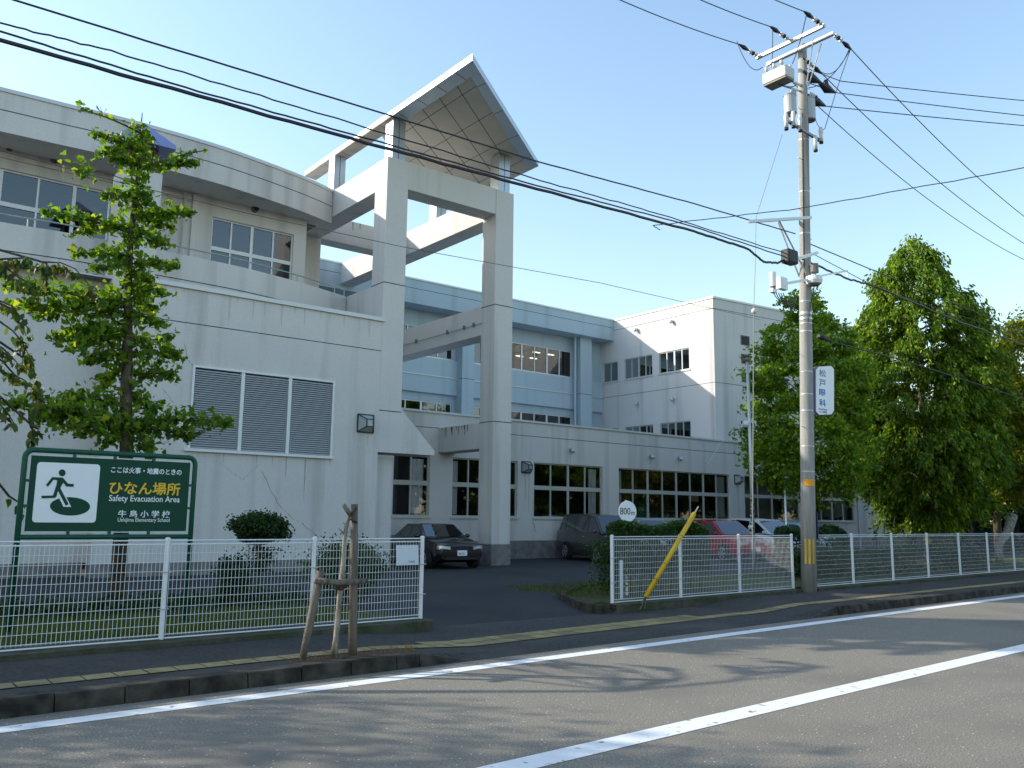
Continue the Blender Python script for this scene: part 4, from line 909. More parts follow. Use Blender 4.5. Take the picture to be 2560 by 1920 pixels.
wire([(-14, 11.5, 8.4), (-6, 11.5, 8.05), wd(30, 0), wd(860, 255), wd(1165, 350), wd(1500, 440), wd(1718, 505)], .014, 'black cable highest of those crossing in front of the tower', wob=.004)
wire([(-10, 13, 6.3), wd(0, 325, 13), wd(203, 380, 13), wd(518, 457, 13), wd(878, 535, 13), wd(1296, 611, 13), wd(1640, 690, 14)], .006, 'very thin wire crossing the columns below the canopy', mat=plain('thin_wire', (.10, .11, .11), .6))
for i, (q, lab) in enumerate(zip(hvL, ('farthest', 'middle', 'nearest'))):
    s_ = q+Vector((-.85, -.03, .02)); e_ = Vector((-14, q.y-1.2, 14.0)); m1 = s_.lerp(e_, .5)-Vector((0, 0, 1.35)); m0 = s_.lerp(e_, .22)-Vector((0, 0, .9)); m2 = s_.lerp(e_, .78)-Vector((0, 0, .95))
    wire([s_, m0, m1, m2, e_], .013, f'high voltage wire running up left from the {lab} insulator of the top crossarm', 'high_voltage_wire', group='high voltage wires at the pole top', sag=(.12, .12, .12, .12))
for i, (q, lab) in enumerate(zip(hvR, ('farthest', 'middle', 'nearest'))):
    s_ = q+Vector((.85, .02, -.1)); e_ = Vector((48, q.y+1.0, 13.2-.2*i)); P = [s_.lerp(e_, t)-Vector((0, 0, 1.5*4*t*(1-t))) for t in (0, .25, .5, .75, 1)]
    wire(P, .013, f'high voltage wire running down right from the {lab} arm insulator', 'high_voltage_wire', group='high voltage wires at the pole top', sag=(.09,)*4)
for i, (a, b, lab) in enumerate((((20.3, 11.6, 13.45), (28.9, 6.6, 13.35), 'upper'), ((20.2, 11.65, 13.1), (29.2, 6.7, 12.95), 'middle'), ((19.5, 11.85, 12.6), (28.8, 6.3, 12.45), 'lower'))):
    wire([(18.7, 11.72, b[2]), a, b, tuple(2*b[k]-a[k] for k in range(3))], .012, f'{lab} of the three wires leaving the pole nearly level to the right', 'branch_wire', group='three level wires to the right', sag=(0, .05, .05))
a, b, c = atZ(7.6, 1410*D_, 487*D_), atZ(7.6, 1730*D_, 450*D_), atZ(7.6, 2212*D_, 363*D_)
wire([atZ(7.6, 1650, 575), a, b, c, c+(c-b)*.8], .009, 'thin drop wire rising to the right across the pole', 'drop_wire', wob=.01)
wire([wd(1745, 525, 11.7), wd(1985, 625, 11.8), wd(2212, 715, 12.0), (48, 12.6, 9.2)], .014, 'upper cable leaving the pole down to the right past the conifer')
wire([wd(1722, 555, 11.7), wd(1830, 602, 11.7), wd(1890, 618, 11.7), wd(2060, 690, 11.9), wd(2212, 745, 12.0), (48, 12.6, 8.6)], .026, 'thick bundled cable leaving the pole down to the right', wob=.02)
wire([wd(1750, 545, 11.7), wd(1900, 625, 11.8), wd(2212, 727, 12.0), (48, 12.6, 8.9)], .010, 'thinner strand above the thick bundled cable on the right')
wire([wd(1765, 728, 11.8), wd(1795, 738, 11.8), wd(1950, 778, 11.9), wd(2212, 862, 12.1), (44, 12.8, 5.4)], .017, 'lowest black cable running right from behind the clinic sign')
m = MB(); m.tube([wd(1768, 726, 11.8), wd(1776, 729, 11.8), wd(1795, 737, 11.8)], [.05, .075, .03], 8); one(m, 'cable_clamp', BLACK, 'black tapered clamp at the start of the lowest cable on the right', 'clamp')
# insulated stay hanging left of the pole
ST_ = thing('stay_wire', 'thin stay wire with white ball insulators hanging left of the pole', 'stay wire', (17.0, 12, .2))
m = MB(); m.tube([wd(1690, 290, 12), wd(1633, 470, 12), wd(1632, 560, 12), wd(1628, 670, 12)], .008, 5); m.tube([wd(1628, 675, 12), wd(1627, 900, 12), wd(1625, 1225, 12)], .012, 6); m.build('wire', plain('stay_grey', (.24, .25, .26), .6, .1), ST_)
m = MB(); m.ball(wd(1629, 672, 12), .07, n=10); m.build('ball_insulator', INS, ST_, smooth=True)
# thin steel pole with twisted warning tape
LP = thing('steel_mast', 'slim galvanised mast with black and yellow twisted tape near its foot', 'mast', (22.9, 16.8, .2))
m = MB(); pb_, pt_ = atZ(.2, 1886, 1427), atY(16.84, 1868, 900); m.tube([pb_, pb_.lerp(pt_, .5), pt_], [.06, .055, .045], 10); m.build('mast_tube', STEEL, LP, smooth=True)
m = MB(); m.tube([pt_-Vector((0, 0, .06)), pt_+Vector((0, 0, .02)), pt_+Vector((0, 0, .07))], [.05, .14, .05], 10); m.build('mast_cap', GB2, LP, smooth=True)
m = MB(); q = atY(16.7, 1865, 1060); m.ball(q, .12, n=10); m.build('ball_insulator', INS, LP, smooth=True)
sv = MB()
pA, pB = atY(16.2, 1880, 1240), atY(16.2, 1880, 1335)
for k in range(22):
    a = pA.lerp(pB, k/22); b = pA.lerp(pB, (k+1.15)/22); t0 = k*1.3
    sv.tube([a+Vector((.04*math.cos(t0), .04*math.sin(t0), 0)), b+Vector((.04*math.cos(t0+1.3), .04*math.sin(t0+1.3), 0))], .028, 6, k % 2)
q = atY(16.1, 1876, 1318); sv.ball(q, .07, n=8, mi=2)
sv.build('twisted_tape', [BLACK, plain('tape_yellow', (.45, .38, .20), .6), INS], LP)
wire([atY(16.5, 1865, 1062), atY(16, 1800, 1110), atY(15.6, 1770, 1160)], .008, 'short wire sagging left from the mast insulator', 'drop_wire', mat=plain('grey_strand', (.35, .36, .37), .6))
m = MB(); m.cyl(atZ(.2, 1970, 1440), atY(17.2, 1962, 1225), .03, n=8); one(m, 'white_post', WHITEP, 'thin white post by the bush left of the concrete pole', 'post')

# ------------------------------------------------------------ foliage
def frames(n, r, updir=None, upw=0.0):
    d = r.normal(size=(n, 3));
    if updir is not None: d += np.array(updir)*upw
    d /= np.linalg.norm(d, axis=1)[:, None]
    e = r.normal(size=(n, 3)); e -= (e*d).sum(1)[:, None]*d; e /= np.linalg.norm(e, axis=1)[:, None]
    return d, e, np.cross(d, e)
def leaves(name, C, size, mat, parent, shape='oval', r=nr, axis=None, axw=1.0, var=.35, nrm_up=.3):
    """one mesh of separate small leaves round the centres C"""
    C = np.asarray(C, float); n = len(C); s = size*(1+var*r.uniform(-1, 1, n))[:, None]
    if axis is not None:
        a = np.asarray(axis, float)*axw+r.normal(size=(n, 3))*.45; a /= np.linalg.norm(a, axis=1)[:, None]
        e = r.normal(size=(n, 3)); e -= (e*a).sum(1)[:, None]*a; e /= np.linalg.norm(e, axis=1)[:, None]
    else:
        d, a, e = frames(n, r, (0, -.3, 1), nrm_up*2)
    tpl = {'oval': [(-.5, 0), (-.1, -.30), (.5, 0), (-.1, .30)], 'fan': [(-.45, 0), (.18, -.5), (.42, -.2), (.30, 0), (.42, .2), (.18, .5)], 'strip': [(-.5, -.07), (-.1, -.25), (.5, -.05), (.5, .05), (-.1, .25), (-.5, .07)], 'leaf': [(-.5, 0), (-.15, -.26), (.2, -.2), (.55, 0), (.2, .2), (-.15, .26)]}[shape]
    k = len(tpl); bend = np.cross(a, e)
    V = np.empty((n, k, 3))
    for i, (u, v) in enumerate(tpl): V[:, i] = C+a*s*u+e*s*v+bend*s*(-.35*u*u+.18*abs(v))
    V = V.reshape(-1, 3)-np.array(root_loc(parent))
    me = bpy.data.meshes.new(name); me.vertices.add(n*k); me.vertices.foreach_set('co', V.ravel()); me.loops.add(n*k); me.loops.foreach_set('vertex_index', np.arange(n*k, dtype=np.int32))
    me.polygons.add(n); me.polygons.foreach_set('loop_start', np.arange(n, dtype=np.int32)*k); me.polygons.foreach_set('loop_total', np.full(n, k, dtype=np.int32)); me.materials.append(mat); me.update(calc_edges=True)
    o = bpy.data.objects.new(name, me); COL.objects.link(o)
    if parent: o.parent = parent
    return o
GK = leafmat('ginkgo_leaf', [(.045, .10, .010), (.09, .18, .014), (.16, .27, .02), (.07, .14, .012), (.30, .34, .035)], .52)
GK2 = leafmat('ginkgo_leaf_far', [(.05, .11, .010), (.10, .20, .015), (.20, .31, .022), (.08, .15, .012), (.33, .37, .04)], .52)
CON = leafmat('conifer_spray', [(.03, .075, .008), (.08, .16, .013), (.18, .27, .018), (.06, .12, .011), (.32, .39, .028)], .5)
YELT = leafmat('autumn_leaf', [(.04, .08, .010), (.10, .15, .014), (.20, .22, .018), (.06, .10, .012), (.34, .30, .025)], .48)
DK = leafmat('dark_leaf', [(.012, .035, .008), (.02, .055, .012), (.03, .075, .014), (.018, .045, .010)], .25)
HEDGE = leafmat('hedge_leaf', [(.015, .045, .010), (.03, .08, .015), (.05, .11, .02), (.025, .06, .012)], .3)
DROOP = leafmat('drooping_leaf', [(.03, .06, .012), (.05, .10, .018), (.11, .14, .03), (.09, .06, .03)], .4)

# young ginkgo behind the sign, branch by branch
GT = thing('ginkgo_tree', 'slender young ginkgo with tiered branches rising behind the evacuation sign', 'tree', (3.85, 15.0, .2))
YG_ = 15.0
def g4(x, y, Y=YG_): return atY(Y, x*640/1770, 560+y*640/1770)
def g2(x, y, Y=YG_): return atY(Y, x*520/1659, 200+y*520/1659)
trk = [Vector((3.85, 15, .15)), g4(875, 1560), g4(870, 1250), g4(880, 900), g4(885, 600), g4(890, 330), g4(905, 60), g2(1085, 900), g2(1120, 600), g2(1125, 380), g2(1135, 260)]
m = MB(); m.tube(trk, [.125, .11, .10, .085, .07, .058, .05, .04, .03, .016, .006], 10); limbs = m
BR = []                                                   # (trunk index, fraction, tip, radius of leaf sleeve, leaf count)
def br(i, tip, rad, cnt, dy=0.0): BR.append((i, tip+Vector((0, 0, 0)), rad, cnt, dy))
br(1.6, g4(1600, 1385, 14.6), .26, 620); br(1.5, g4(1330, 1470, 14.8), .24, 420); br(1.6, g4(1060, 1620, 14.5), .20, 260)
br(1.6, g4(20, 1250, 14.6), .30, 760); br(1.5, g4(240, 1330, 14.9), .30, 520); br(1.5, g4(500, 1400, 14.5), .26, 420); br(1.4, g4(700, 1560, 14.7), .16, 150)
br(2.0, g4(420, 1200, 15.4), .24, 260); br(2.2, g4(1080, 1300, 15.3), .22, 240)
br(2.6, g4(1210, 1050), .20, 330); br(2.8, g4(690, 1130, 15.4), .2, 180); br(3.0, g4(1255, 915), .20, 360); br(3.0, g4(600, 950), .22, 320); br(3.2, g4(1190, 790, 15.2), .13, 140)
br(3.4, g4(350, 790), .28, 560); br(3.6, g4(490, 860, 14.6), .26, 440); br(3.9, g4(120, 560), .30, 640); br(4.1, g4(30, 430), .24, 520); br(4.1, g4(260, 640, 15.3), .28, 480); br(4.2, g4(500, 480, 15.5), .22, 300)
br(4.0, g4(1130, 700, 14.8), .16, 170); br(4.4, g4(1060, 600, 15.3), .16, 160); br(4.6, g4(1130, 480), .16, 170); br(5.2, g4(1235, 300), .14, 190); br(5.0, g4(1040, 400, 14.6), .2, 180)
br(5.4, g4(500, 210), .13, 240); br(5.2, g4(640, 330, 14.7), .12, 120); br(6.0, g2(330, 1055), .15, 330); br(6.1, g2(560, 1230, 15.2), .14, 150); br(6.4, g2(1530, 1060), .20, 420); br(6.4, g2(1380, 1180, 15.4), .2, 240); br(6.1, g2(1300, 1320, 14.7), .18, 190)
br(6.9, g2(820, 930), .13, 170); br(7.1, g2(1200, 1000, 14.7), .16, 150); br(7.6, g2(1590, 660), .13, 300); br(7.7, g2(870, 620), .15, 190); br(8.2, g2(730, 430), .14, 210); br(8.3, g2(820, 590), .12, 110); br(8.8, g2(670, 240), .03, 16); br(7.6, g2(1645, 560), .04, 18)
C = []
for fi, tip, rad, cnt, dy in BR:
    i = int(fi); p = trk[i].lerp(trk[i+1], fi-i); k1 = p.lerp(tip, .5)+Vector((0, 0, (tip-p).length*.07))
    pts = [p.lerp(k1, t).lerp(k1.lerp(tip, t), t) for t in [j/6 for j in range(7)]]
    L_ = (tip-p).length; limbs.tube(pts, [.028*min(1, L_/1.6)*(1-.8*j/6)+.004 for j in range(7)], 5)
    for j in range(int(3+L_*3.2)):
        t = nr.uniform(.15, .98); q = p.lerp(k1, t).lerp(k1.lerp(tip, t), t); u = Vector((nr.normal()*.8+(tip-p).normalized().x*.8, nr.normal()*.8, nr.uniform(-.35, 1.0))).normalized(); tl = nr.uniform(.12, .42)*min(1, .35+rad*2.2)
        e_ = q+u*tl; limbs.tube([q, e_], [.006, .003], 4, caps=False)
        for _ in range(int(tl*46)): f_ = nr.uniform(.1, 1.05); o = nr.normal(size=3)*.045; g_ = q.lerp(e_, f_); C.append((g_.x+o[0], g_.y+o[1], g_.z+o[2]))
    for _ in range(int(cnt*.55)):
        t = nr.uniform(.06, 1)**.85; q = p.lerp(k1, t).lerp(k1.lerp(tip, t), t); rr = rad*(1-.55*max(0, t-.5)*2)*min(1, .4+t*1.6)
        o = nr.normal(size=3)*rr*.42*(.55+.45*math.sin(t*17+tip.x*5)**2*1.6); C.append((q.x+o[0], q.y+o[1]*1.6, q.z+o[2]*1.15))
for fi in np.linspace(1.3, 9.0, 1350):
    i = int(fi); p = trk[i].lerp(trk[i+1], fi-i); rr = .15 if fi > 7 else .22
    if fi > 8.6: rr = .13
    o = nr.normal(size=3)*rr*.62; C.append((p.x+o[0], p.y+o[1], p.z+o[2]))
for a in ((650, 720), (690, 740), (600, 690)):
    for _ in range(25): q = g2(*a); o = nr.normal(size=3)*.09; C.append((q.x+o[0], q.y+o[1], q.z+o[2]))
limbs.tube([g2(1100, 830), g2(900, 760), g2(660, 700)], [.012, .008, .004], 5)
limbs.build('trunk', BARK, GT, smooth=True)
leaves('foliage', C, .096, GK, GT, 'fan', var=.5)
# drooping branches of the neighbouring tree at the left edge
DT = thing('weeping_branches_tree', 'tree at the left edge whose arching branches carry drooping pointed leaves', 'tree', (-2.2, 13.9, .2))
limbs = MB(); limbs.tube([(-2.2, 13.9, .15), (-2.1, 13.9, 2), (-1.7, 13.9, 4.2), (-1.0, 13.9, 5.4)], [.14, .12, .09, .05], 9)
C = []; A_ = []
def droop(pts, Y, n, kx=0):
    P = [g4(x, y, Y) for x, y in pts]; S_ = [Vector((-1.0, 13.9, 5.4))]+P if kx else P
    limbs.tube([(-1.0, 13.9, 5.4), P[0].lerp(Vector((-1.0, 13.9, 5.4)), .4)+Vector((0, 0, .15)), P[0]], [.03, .02, .016], 5); limbs.tube(P, [.016-.011*i/max(1, len(P)-1) for i in range(len(P))], 5)
    for _ in range(n):
        t = nr.uniform(0, len(P)-1.001); i = int(t); q = P[i].lerp(P[i+1], t-i); C.append((q.x+nr.normal()*.03, q.y+nr.normal()*.06, q.z-.06-abs(nr.normal())*.03)); A_.append((nr.normal()*.25, nr.normal()*.25, -1))
droop([(-120, 250), (60, 240), (180, 235), (300, 262), (420, 268), (520, 310), (600, 400), (650, 470), (700, 520)], 13.3, 95)
droop([(-100, 260), (40, 300), (130, 370), (210, 410), (240, 440)], 13.4, 60); droop([(320, 270), (330, 340), (310, 400)], 13.3, 30)
droop([(-60, 640), (0, 675), (90, 740), (150, 810), (190, 890), (230, 950)], 13.2, 48); droop([(-60, 820), (20, 860), (80, 920), (130, 970), (175, 950)], 13.2, 34)
droop([(-60, 900), (20, 950), (70, 1010), (110, 1050), (170, 1080), (240, 1150), (290, 1110)], 13.3, 46); droop([(100, 600), (150, 650), (180, 700), (210, 750)], 13.3, 22); droop([(-40, 520), (20, 540), (90, 570), (110, 600)], 13.3, 20)
droop([(200, 950), (235, 1020), (245, 1100), (270, 1150), (240, 1280), (230, 1400), (215, 1500)], 13.4, 60); droop([(-20, 1230), (40, 1290), (100, 1380)], 13.4, 22); droop([(230, 1400), (280, 1420)], 13.3, 8)
droop([(60, 1880), (140, 1930), (200, 1990)], 13.2, 10)
limbs.build('trunk', BARK, DT, smooth=True)
leaves('foliage', C, .125, DROOP, DT, 'leaf', axis=A_)
CC = []
for k in range(75):
    u = nr.normal(size=3); u /= np.linalg.norm(u); q = np.array([-8.0, 15.6, 6.8])+u*np.array([3.6, 3.4, 2.5])*nr.uniform(.45, 1); CC += list(q+nr.normal(size=(90, 3))*.40)
CC = np.array(CC); CC = CC[CC[:, 0] < CC[:, 1]*.099-.45]; leaves('outer_crown', CC, .17, DROOP, DT, 'leaf')

# generic trees: clumps of leaves spread over a crown profile
def tree(name, label, cat, x, y, z0, prof, mat, seed, n_cl, per, clr, size, shape='oval', trunk_r=.18, lean=(0, 0), droopy=False, group=None, flat=.65, z_t=None, inner=.45, sprays=0):
    r = np.random.RandomState(seed); T = thing(name, label, cat, (x, y, z0), group=group)
    zmin, zmax = prof[0][0], prof[-1][0]
    def R(z):
        for (a, ra), (b, rb) in zip(prof, prof[1:]):
            if a <= z <= b: return ra+(rb-ra)*(z-a)/(b-a)
        return 0
    C = []; A = []; lim = MB(); ht = zmin+(zmax-zmin)*(.62 if droopy else .86)
    cx = lambda z: x+lean[0]*(z-z0)/max(1, zmax-z0); cy = lambda z: y+lean[1]*(z-z0)/max(1, zmax-z0)
    lim.tube([(cx(z), cy(z), z) for z in np.linspace(z0-.1, ht, 8)], [trunk_r*(1-.85*i/7) for i in range(8)], 9)
    w_ = np.array([R(z)+.15 for z in np.linspace(zmin, zmax, 60)]); w_ /= w_.sum()
    for k in range(n_cl):
        z = np.linspace(zmin, zmax, 60)[r.choice(60, p=w_)]+r.uniform(-.1, .1); a = r.uniform(0, 2*math.pi); rr = R(z)*(inner+(1-inner)*r.uniform(0, 1)**.6)*r.uniform(.82, 1.16)
        p = np.array([cx(z)+rr*math.cos(a), cy(z)+rr*math.sin(a), z]); cr = clr*r.uniform(.6, 1.35); nn = int(per*r.uniform(.6, 1.4))
        out = np.array([math.cos(a), math.sin(a), 0])
        if k % 9 == 0 and z < zmax*.8: b = Vector((cx(z-rr*.35), cy(z-rr*.35), max(z0+.4, z-rr*.35))); lim.tube([b, b.lerp(Vector(p), .6)+Vector((0, 0, .06)), Vector(p).lerp(Vector((cx(z), cy(z), z)), .25)], [trunk_r*.16, trunk_r*.08, .008], 4, caps=False)
        o = r.normal(size=(nn, 3))*cr*.5; o[:, 2] *= flat
        if droopy:
            t = r.uniform(0, 1, nn); o = r.normal(size=(nn, 3))*cr*.26; o += out*(t*cr*1.2)[:, None]; o[:, 2] -= (t*t*cr*.9)
            A += list(out*.8+np.stack([np.zeros(nn), np.zeros(nn), -.4-t*1.2], 1))
        C += list(p+o)
    lim.build('trunk', BARK, T, smooth=True)
    leaves('crown', C, size, mat, T, shape, r=r, axis=A if droopy else None)
    return T
def pxd(px_, dist, z=.2): d = ray(px_, 1300); h = Vector((d.x, d.y, 0)).normalized()*dist; return h.x, h.y
tree('ginkgo_tree', 'bushy bright green ginkgo right behind the concrete pole', 'tree', *pxd(2030, 31.2), .2, [(2.5, 1.1), (3.1, 1.9), (4.7, 2.2), (6.8, 2.05), (8.2, 1.5), (9.1, .85), (9.8, .15)], GK2, 5, 300, 105, .36, .125, 'fan', .17)
tree('conifer_tree', 'broad conical conifer with drooping sprays, tallest tree on the right', 'tree', *pxd(2322, 37.6), .2, [(1.5, 1.0), (2.6, 1.9), (4.0, 2.6), (6.5, 2.65), (8.7, 2.4), (10.1, 2.0), (11.1, 1.55), (11.9, 1.05), (12.5, .55), (12.95, .12)], CON, 9, 980, 105, .42, .155, 'strip', .30, droopy=True)
tree('maple_tree', 'olive and yellow tinged tree just right of the big conifer', 'tree', *pxd(2492, 46), .2, [(2.6, 1.2), (3.8, 2.0), (6.0, 2.1), (8.0, 1.9), (9.4, 1.1), (10.4, .3)], YELT, 21, 190, 110, .5, .17, 'oval', .2, flat=.6)
tree('maple_tree', 'yellow autumn tree at the right edge of the picture', 'tree', *pxd(2625, 42), .2, [(2.9, 1.6), (4.5, 2.9), (6.4, 3.0), (8.2, 2.6), (9.6, 1.6), (10.4, .5)], YELT, 22, 280, 90, .55, .18, 'oval', .25, flat=.6)
tree('dark_tree', 'dark evergreen filling the gap below and left of the conifer', 'tree', *pxd(2275, 47), .2, [(3.0, 1.6), (4, 2.4), (5.4, 2.2), (6.8, 1.2), (7.2, .3)], DK, 23, 200, 90, .55, .18, 'oval', .22)
tree('dark_tree', 'dark evergreen right of the conifer foot', 'tree', *pxd(2420, 50), .2, [(2.4, 2.0), (3.6, 3.2), (6.0, 2.9), (8, 1.4), (9, .3)], DK, 24, 220, 90, .6, .2, 'oval', .22)
tree('dark_tree', 'dark tree low behind the pale trunk at the right edge', 'tree', *pxd(2540, 62), .2, [(.4, 3.0), (2, 4.2), (5.0, 3.9), (7, 2.0), (8, .3)], DK, 25, 200, 80, .7, .26, 'oval', .22)
tree('dark_tree', 'dark tree glimpsed right of the conifer trunk', 'tree', *pxd(2455, 66), .2, [(.4, 3.0), (2, 4.0), (5.0, 3.6), (7, 1.6), (8, .3)], DK, 26, 200, 80, .7, .26, 'oval', .22)
# pale leaning trunk on the sunny lawn
m = MB(); p = [atY(14.1, 2504, 1412), atY(14.1, 2496, 1385), atY(14.1, 2497, 1360), atY(14.1, 2520, 1330), atY(14.1, 2530, 1290)]; m.tube(p, [.17, .14, .13, .16, .2], 10); one(m, 'pale_trunk', PALEBARK, 'pale patchy tree trunk standing on the sunlit lawn behind the right fence', 'tree trunk', smooth=True)
# pruned shrubs
def shrub(name, label, c, rx, ry, rz, n, size, mat, seed, stem=None, lumps=26, cat='shrub'):
    r = np.random.RandomState(seed); T = thing(name, label, cat, (c[0], c[1], .2)); C = []
    for k in range(lumps):
        u = r.normal(size=3); u /= np.linalg.norm(u); u[2] = abs(u[2]) if u[2] < -.35 else u[2]
        p = np.array(c)+u*np.array([rx, ry, rz])*r.uniform(.68, .9); C += list(p+r.normal(size=(n//lumps, 3))*np.array([rx, ry, rz])*.17)
    m = MB(); s = stem or [(c[0], c[1], .15), (c[0], c[1], c[2])]
    m.tube(s, [.045]+[.03]*(len(s)-1), 7)
    for k in range(6): a = k*1.05; m.tube([s[-1] if stem else (c[0], c[1], .3), (c[0]+rx*.5*math.cos(a), c[1]+ry*.5*math.sin(a), c[2])], [.018, .006], 5)
    m.build('stem', BARK, T, smooth=True); leaves('foliage', C, size, mat, T, 'oval', r=r, nrm_up=.1)
    # dense inner mass of leaves
    u = r.normal(size=(n//2, 3)); u /= np.linalg.norm(u, axis=1)[:, None]; leaves('inner_foliage', np.array(c)+u*np.array([rx, ry, rz])*r.uniform(.3, .82, (n//2, 1)), size*1.3, mat, T, 'oval', r=r)
    return T
tc = atY(16.0, 646, 1330)
shrub('topiary_tree', 'dark mushroom shaped topiary on a thin stem against the louvred wall', (tc.x, 16.0, tc.z+.02), .53, .52, .33, 5600, .058, DK, 31, [(tc.x+.02, 16, .15), (tc.x+.05, 16, .6), (tc.x+.02, 16, 1.3)], 40)
tc2 = atY(16.0, 655, 1395); T_ = bpy.data.objects['topiary_tree']; r_ = np.random.RandomState(2); u = r_.normal(size=(900, 3)); zz = r_.uniform(-.25, .22, 900); leaves('foliage_skirt', np.stack([tc2.x+u[:, 0]*(.07+.24*(zz+.25)), 16+u[:, 1]*.15, tc2.z+zz], 1), .055, DK, T_, 'oval', r=r_)
b1 = atY(14.6, 582, 1463); shrub('small_shrub', 'small dark shrub below and left of the topiary', (b1.x, 14.6, .62), .34, .3, .42, 1500, .06, DK, 32)
b2 = atY(14.2, 858, 1430); shrub('azalea_bush', 'rounded olive bush behind the wooden stakes and the fence', (b2.x+.1, 14.2, .68), .80, .6, .62, 3800, .06, HEDGE, 33, lumps=34)
def hedge(name, label, x0, x1, y0, y1, z0, z1, n, seed, mat=HEDGE, size=.062, skew=0, shear=0):
    r = np.random.RandomState(seed); T = thing(name, label, 'hedge', ((x0+x1)/2, (y0+y1)/2, z0)); k = n
    # leaves near the surface of a soft box
    P = r.uniform(0, 1, (k, 3)); f = r.randint(0, 5, k)
    for i, (axn, v) in enumerate(((0, 0), (0, 1), (1, 0), (2, 1), (2, 1))):
        s = f == i; P[s, axn] = v+(1 if v == 0 else -1)*np.abs(r.normal(size=s.sum()))*.09
    bump = .10*np.sin(P[:, 0]*9+1)+.07*np.sin(P[:, 1]*11)+r.normal(size=k)*.02
    X = x0+(x1-x0)*P[:, 0]; Yy = y0+(y1-y0)*P[:, 1]; Z = z0+(z1-z0)*P[:, 2]*(1+bump*.7); rr = np.minimum(P[:, 0], 1-P[:, 0])
    Z -= (z1-z0)*.14*np.exp(-rr*14)*P[:, 2]; X += skew*(P[:, 2]-.5)*np.exp(-P[:, 0]*8); Yy += bump*.25
    X = X+shear*(Yy-y0)
    leaves('foliage', np.stack([X, Yy, Z], 1), size, mat, T, 'oval', r=r, nrm_up=.1)
    for q in range(9): m = MB(); a = x0+.25+(x1-x0-.5)*q/8+shear*(y1-y0)/2; m.tube([(a, (y0+y1)/2, .1), (a+.05, (y0+y1)/2, z0+.3), (a-.05, (y0+y1)/2, z1-.3)], [.035, .025, .01], 6); m.build('stem', BARK, T, smooth=True)
    return T
hedge('clipped_hedge', 'clipped green hedge behind the yellow guard and the 800 m marker', 12.5, 15.6, 12.6, 13.5, .62, 1.63, 26000, 41, skew=-.2, shear=.98)
r_ = np.random.RandomState(4); P_ = r_.normal(size=(1500, 3)); zz = r_.uniform(.3, 1.3, 1500); leaves('low_foliage', np.stack([12.72+P_[:, 0]*.09+.18*(1-zz), 12.9+P_[:, 1]*.25, zz], 1), .06, HEDGE, bpy.data.objects['clipped_hedge'], 'oval', r=r_)
hedge('low_hedge', 'low dark hedge either side of the concrete pole foot', 21.5, 25.2, 14.9, 15.9, .25, 1.50, 9000, 42, mat=DK, size=.085, shear=1.2)
hedge('ground_shrubs', 'dark row of low shrubs behind the right hand fence', 20.8, 31.5, 13.4, 14.6, .2, .95, 10000, 43, mat=DK, size=.10)
# leggy plant against the white wall
m = MB(); C = []
LG = thing('leggy_plant', 'sparse leggy plant in front of the pale wall below the conifer', 'plant', (*atZ(.2, 2180, 1400).xy, .2))
for bx_, tx in ((2175, 2196), (2195, 2178), (2225, 2210), (2210, 2238)):
    a = atY(17, bx_, 1400); b = atY(17, tx, 1290); m.tube([a, a.lerp(b, .5)+Vector((.1, 0, 0)), b], [.02, .015, .006], 5)
    for k in range(16): q = a.lerp(b, nr.uniform(.35, 1)); C.append((q.x+nr.normal()*.14, q.y, q.z+nr.normal()*.1))
m.build('stem', BARK, LG, smooth=True); leaves('foliage', C, .16, DK, LG, 'oval')
# dark ground cover along the wall side of the left lawn
k = 9000; C = np.stack([nr.uniform(-6, 7.0, k), 15.0+nr.normal(size=k)*.35, .2+np.abs(nr.normal(size=k))*.10], 1)
tag(leaves('ground_cover', C, .10, DK, None, 'oval'), 'dark low ground cover along the back of the left lawn', 'ground cover', kind='stuff')
k = 16000; xs = nr.uniform(-2, 7.1, k); C1 = np.stack([xs, nr.uniform(11.9, 15, k), np.full(k, .19)], 1); xs = nr.uniform(12, 42, k); C2 = np.stack([xs, 12.6+.04*xs+nr.uniform(0, 2.6, k)**1, np.full(k, .20)], 1)
C = np.concatenate([C1, C2]); m = MB()
B_ = nr.normal(size=(len(C), 2))*.02; H = .04+nr.uniform(0, .07, len(C)); V = np.empty((len(C), 3, 3)); V[:, 0] = C+[-.008, 0, 0]; V[:, 1] = C+[.008, 0, 0]; V[:, 2] = C; V[:, 2, :2] += B_; V[:, 2, 2] += H
me = bpy.data.meshes.new('grass'); nn = len(C); me.vertices.add(nn*3); me.vertices.foreach_set('co', V.ravel()); me.loops.add(nn*3); me.loops.foreach_set('vertex_index', np.arange(nn*3, dtype=np.int32)); me.polygons.add(nn); me.polygons.foreach_set('loop_start', np.arange(nn, dtype=np.int32)*3); me.polygons.foreach_set('loop_total', np.full(nn, 3, dtype=np.int32)); me.materials.append(leafmat('grass_blade', [(.04, .08, .01), (.09, .13, .02), (.13, .12, .03)], .3)); me.update(calc_edges=True)
go = bpy.data.objects.new('grass', me); COL.objects.link(go); tag(go, 'short grass on the lawns behind the fences', 'grass', kind='stuff')

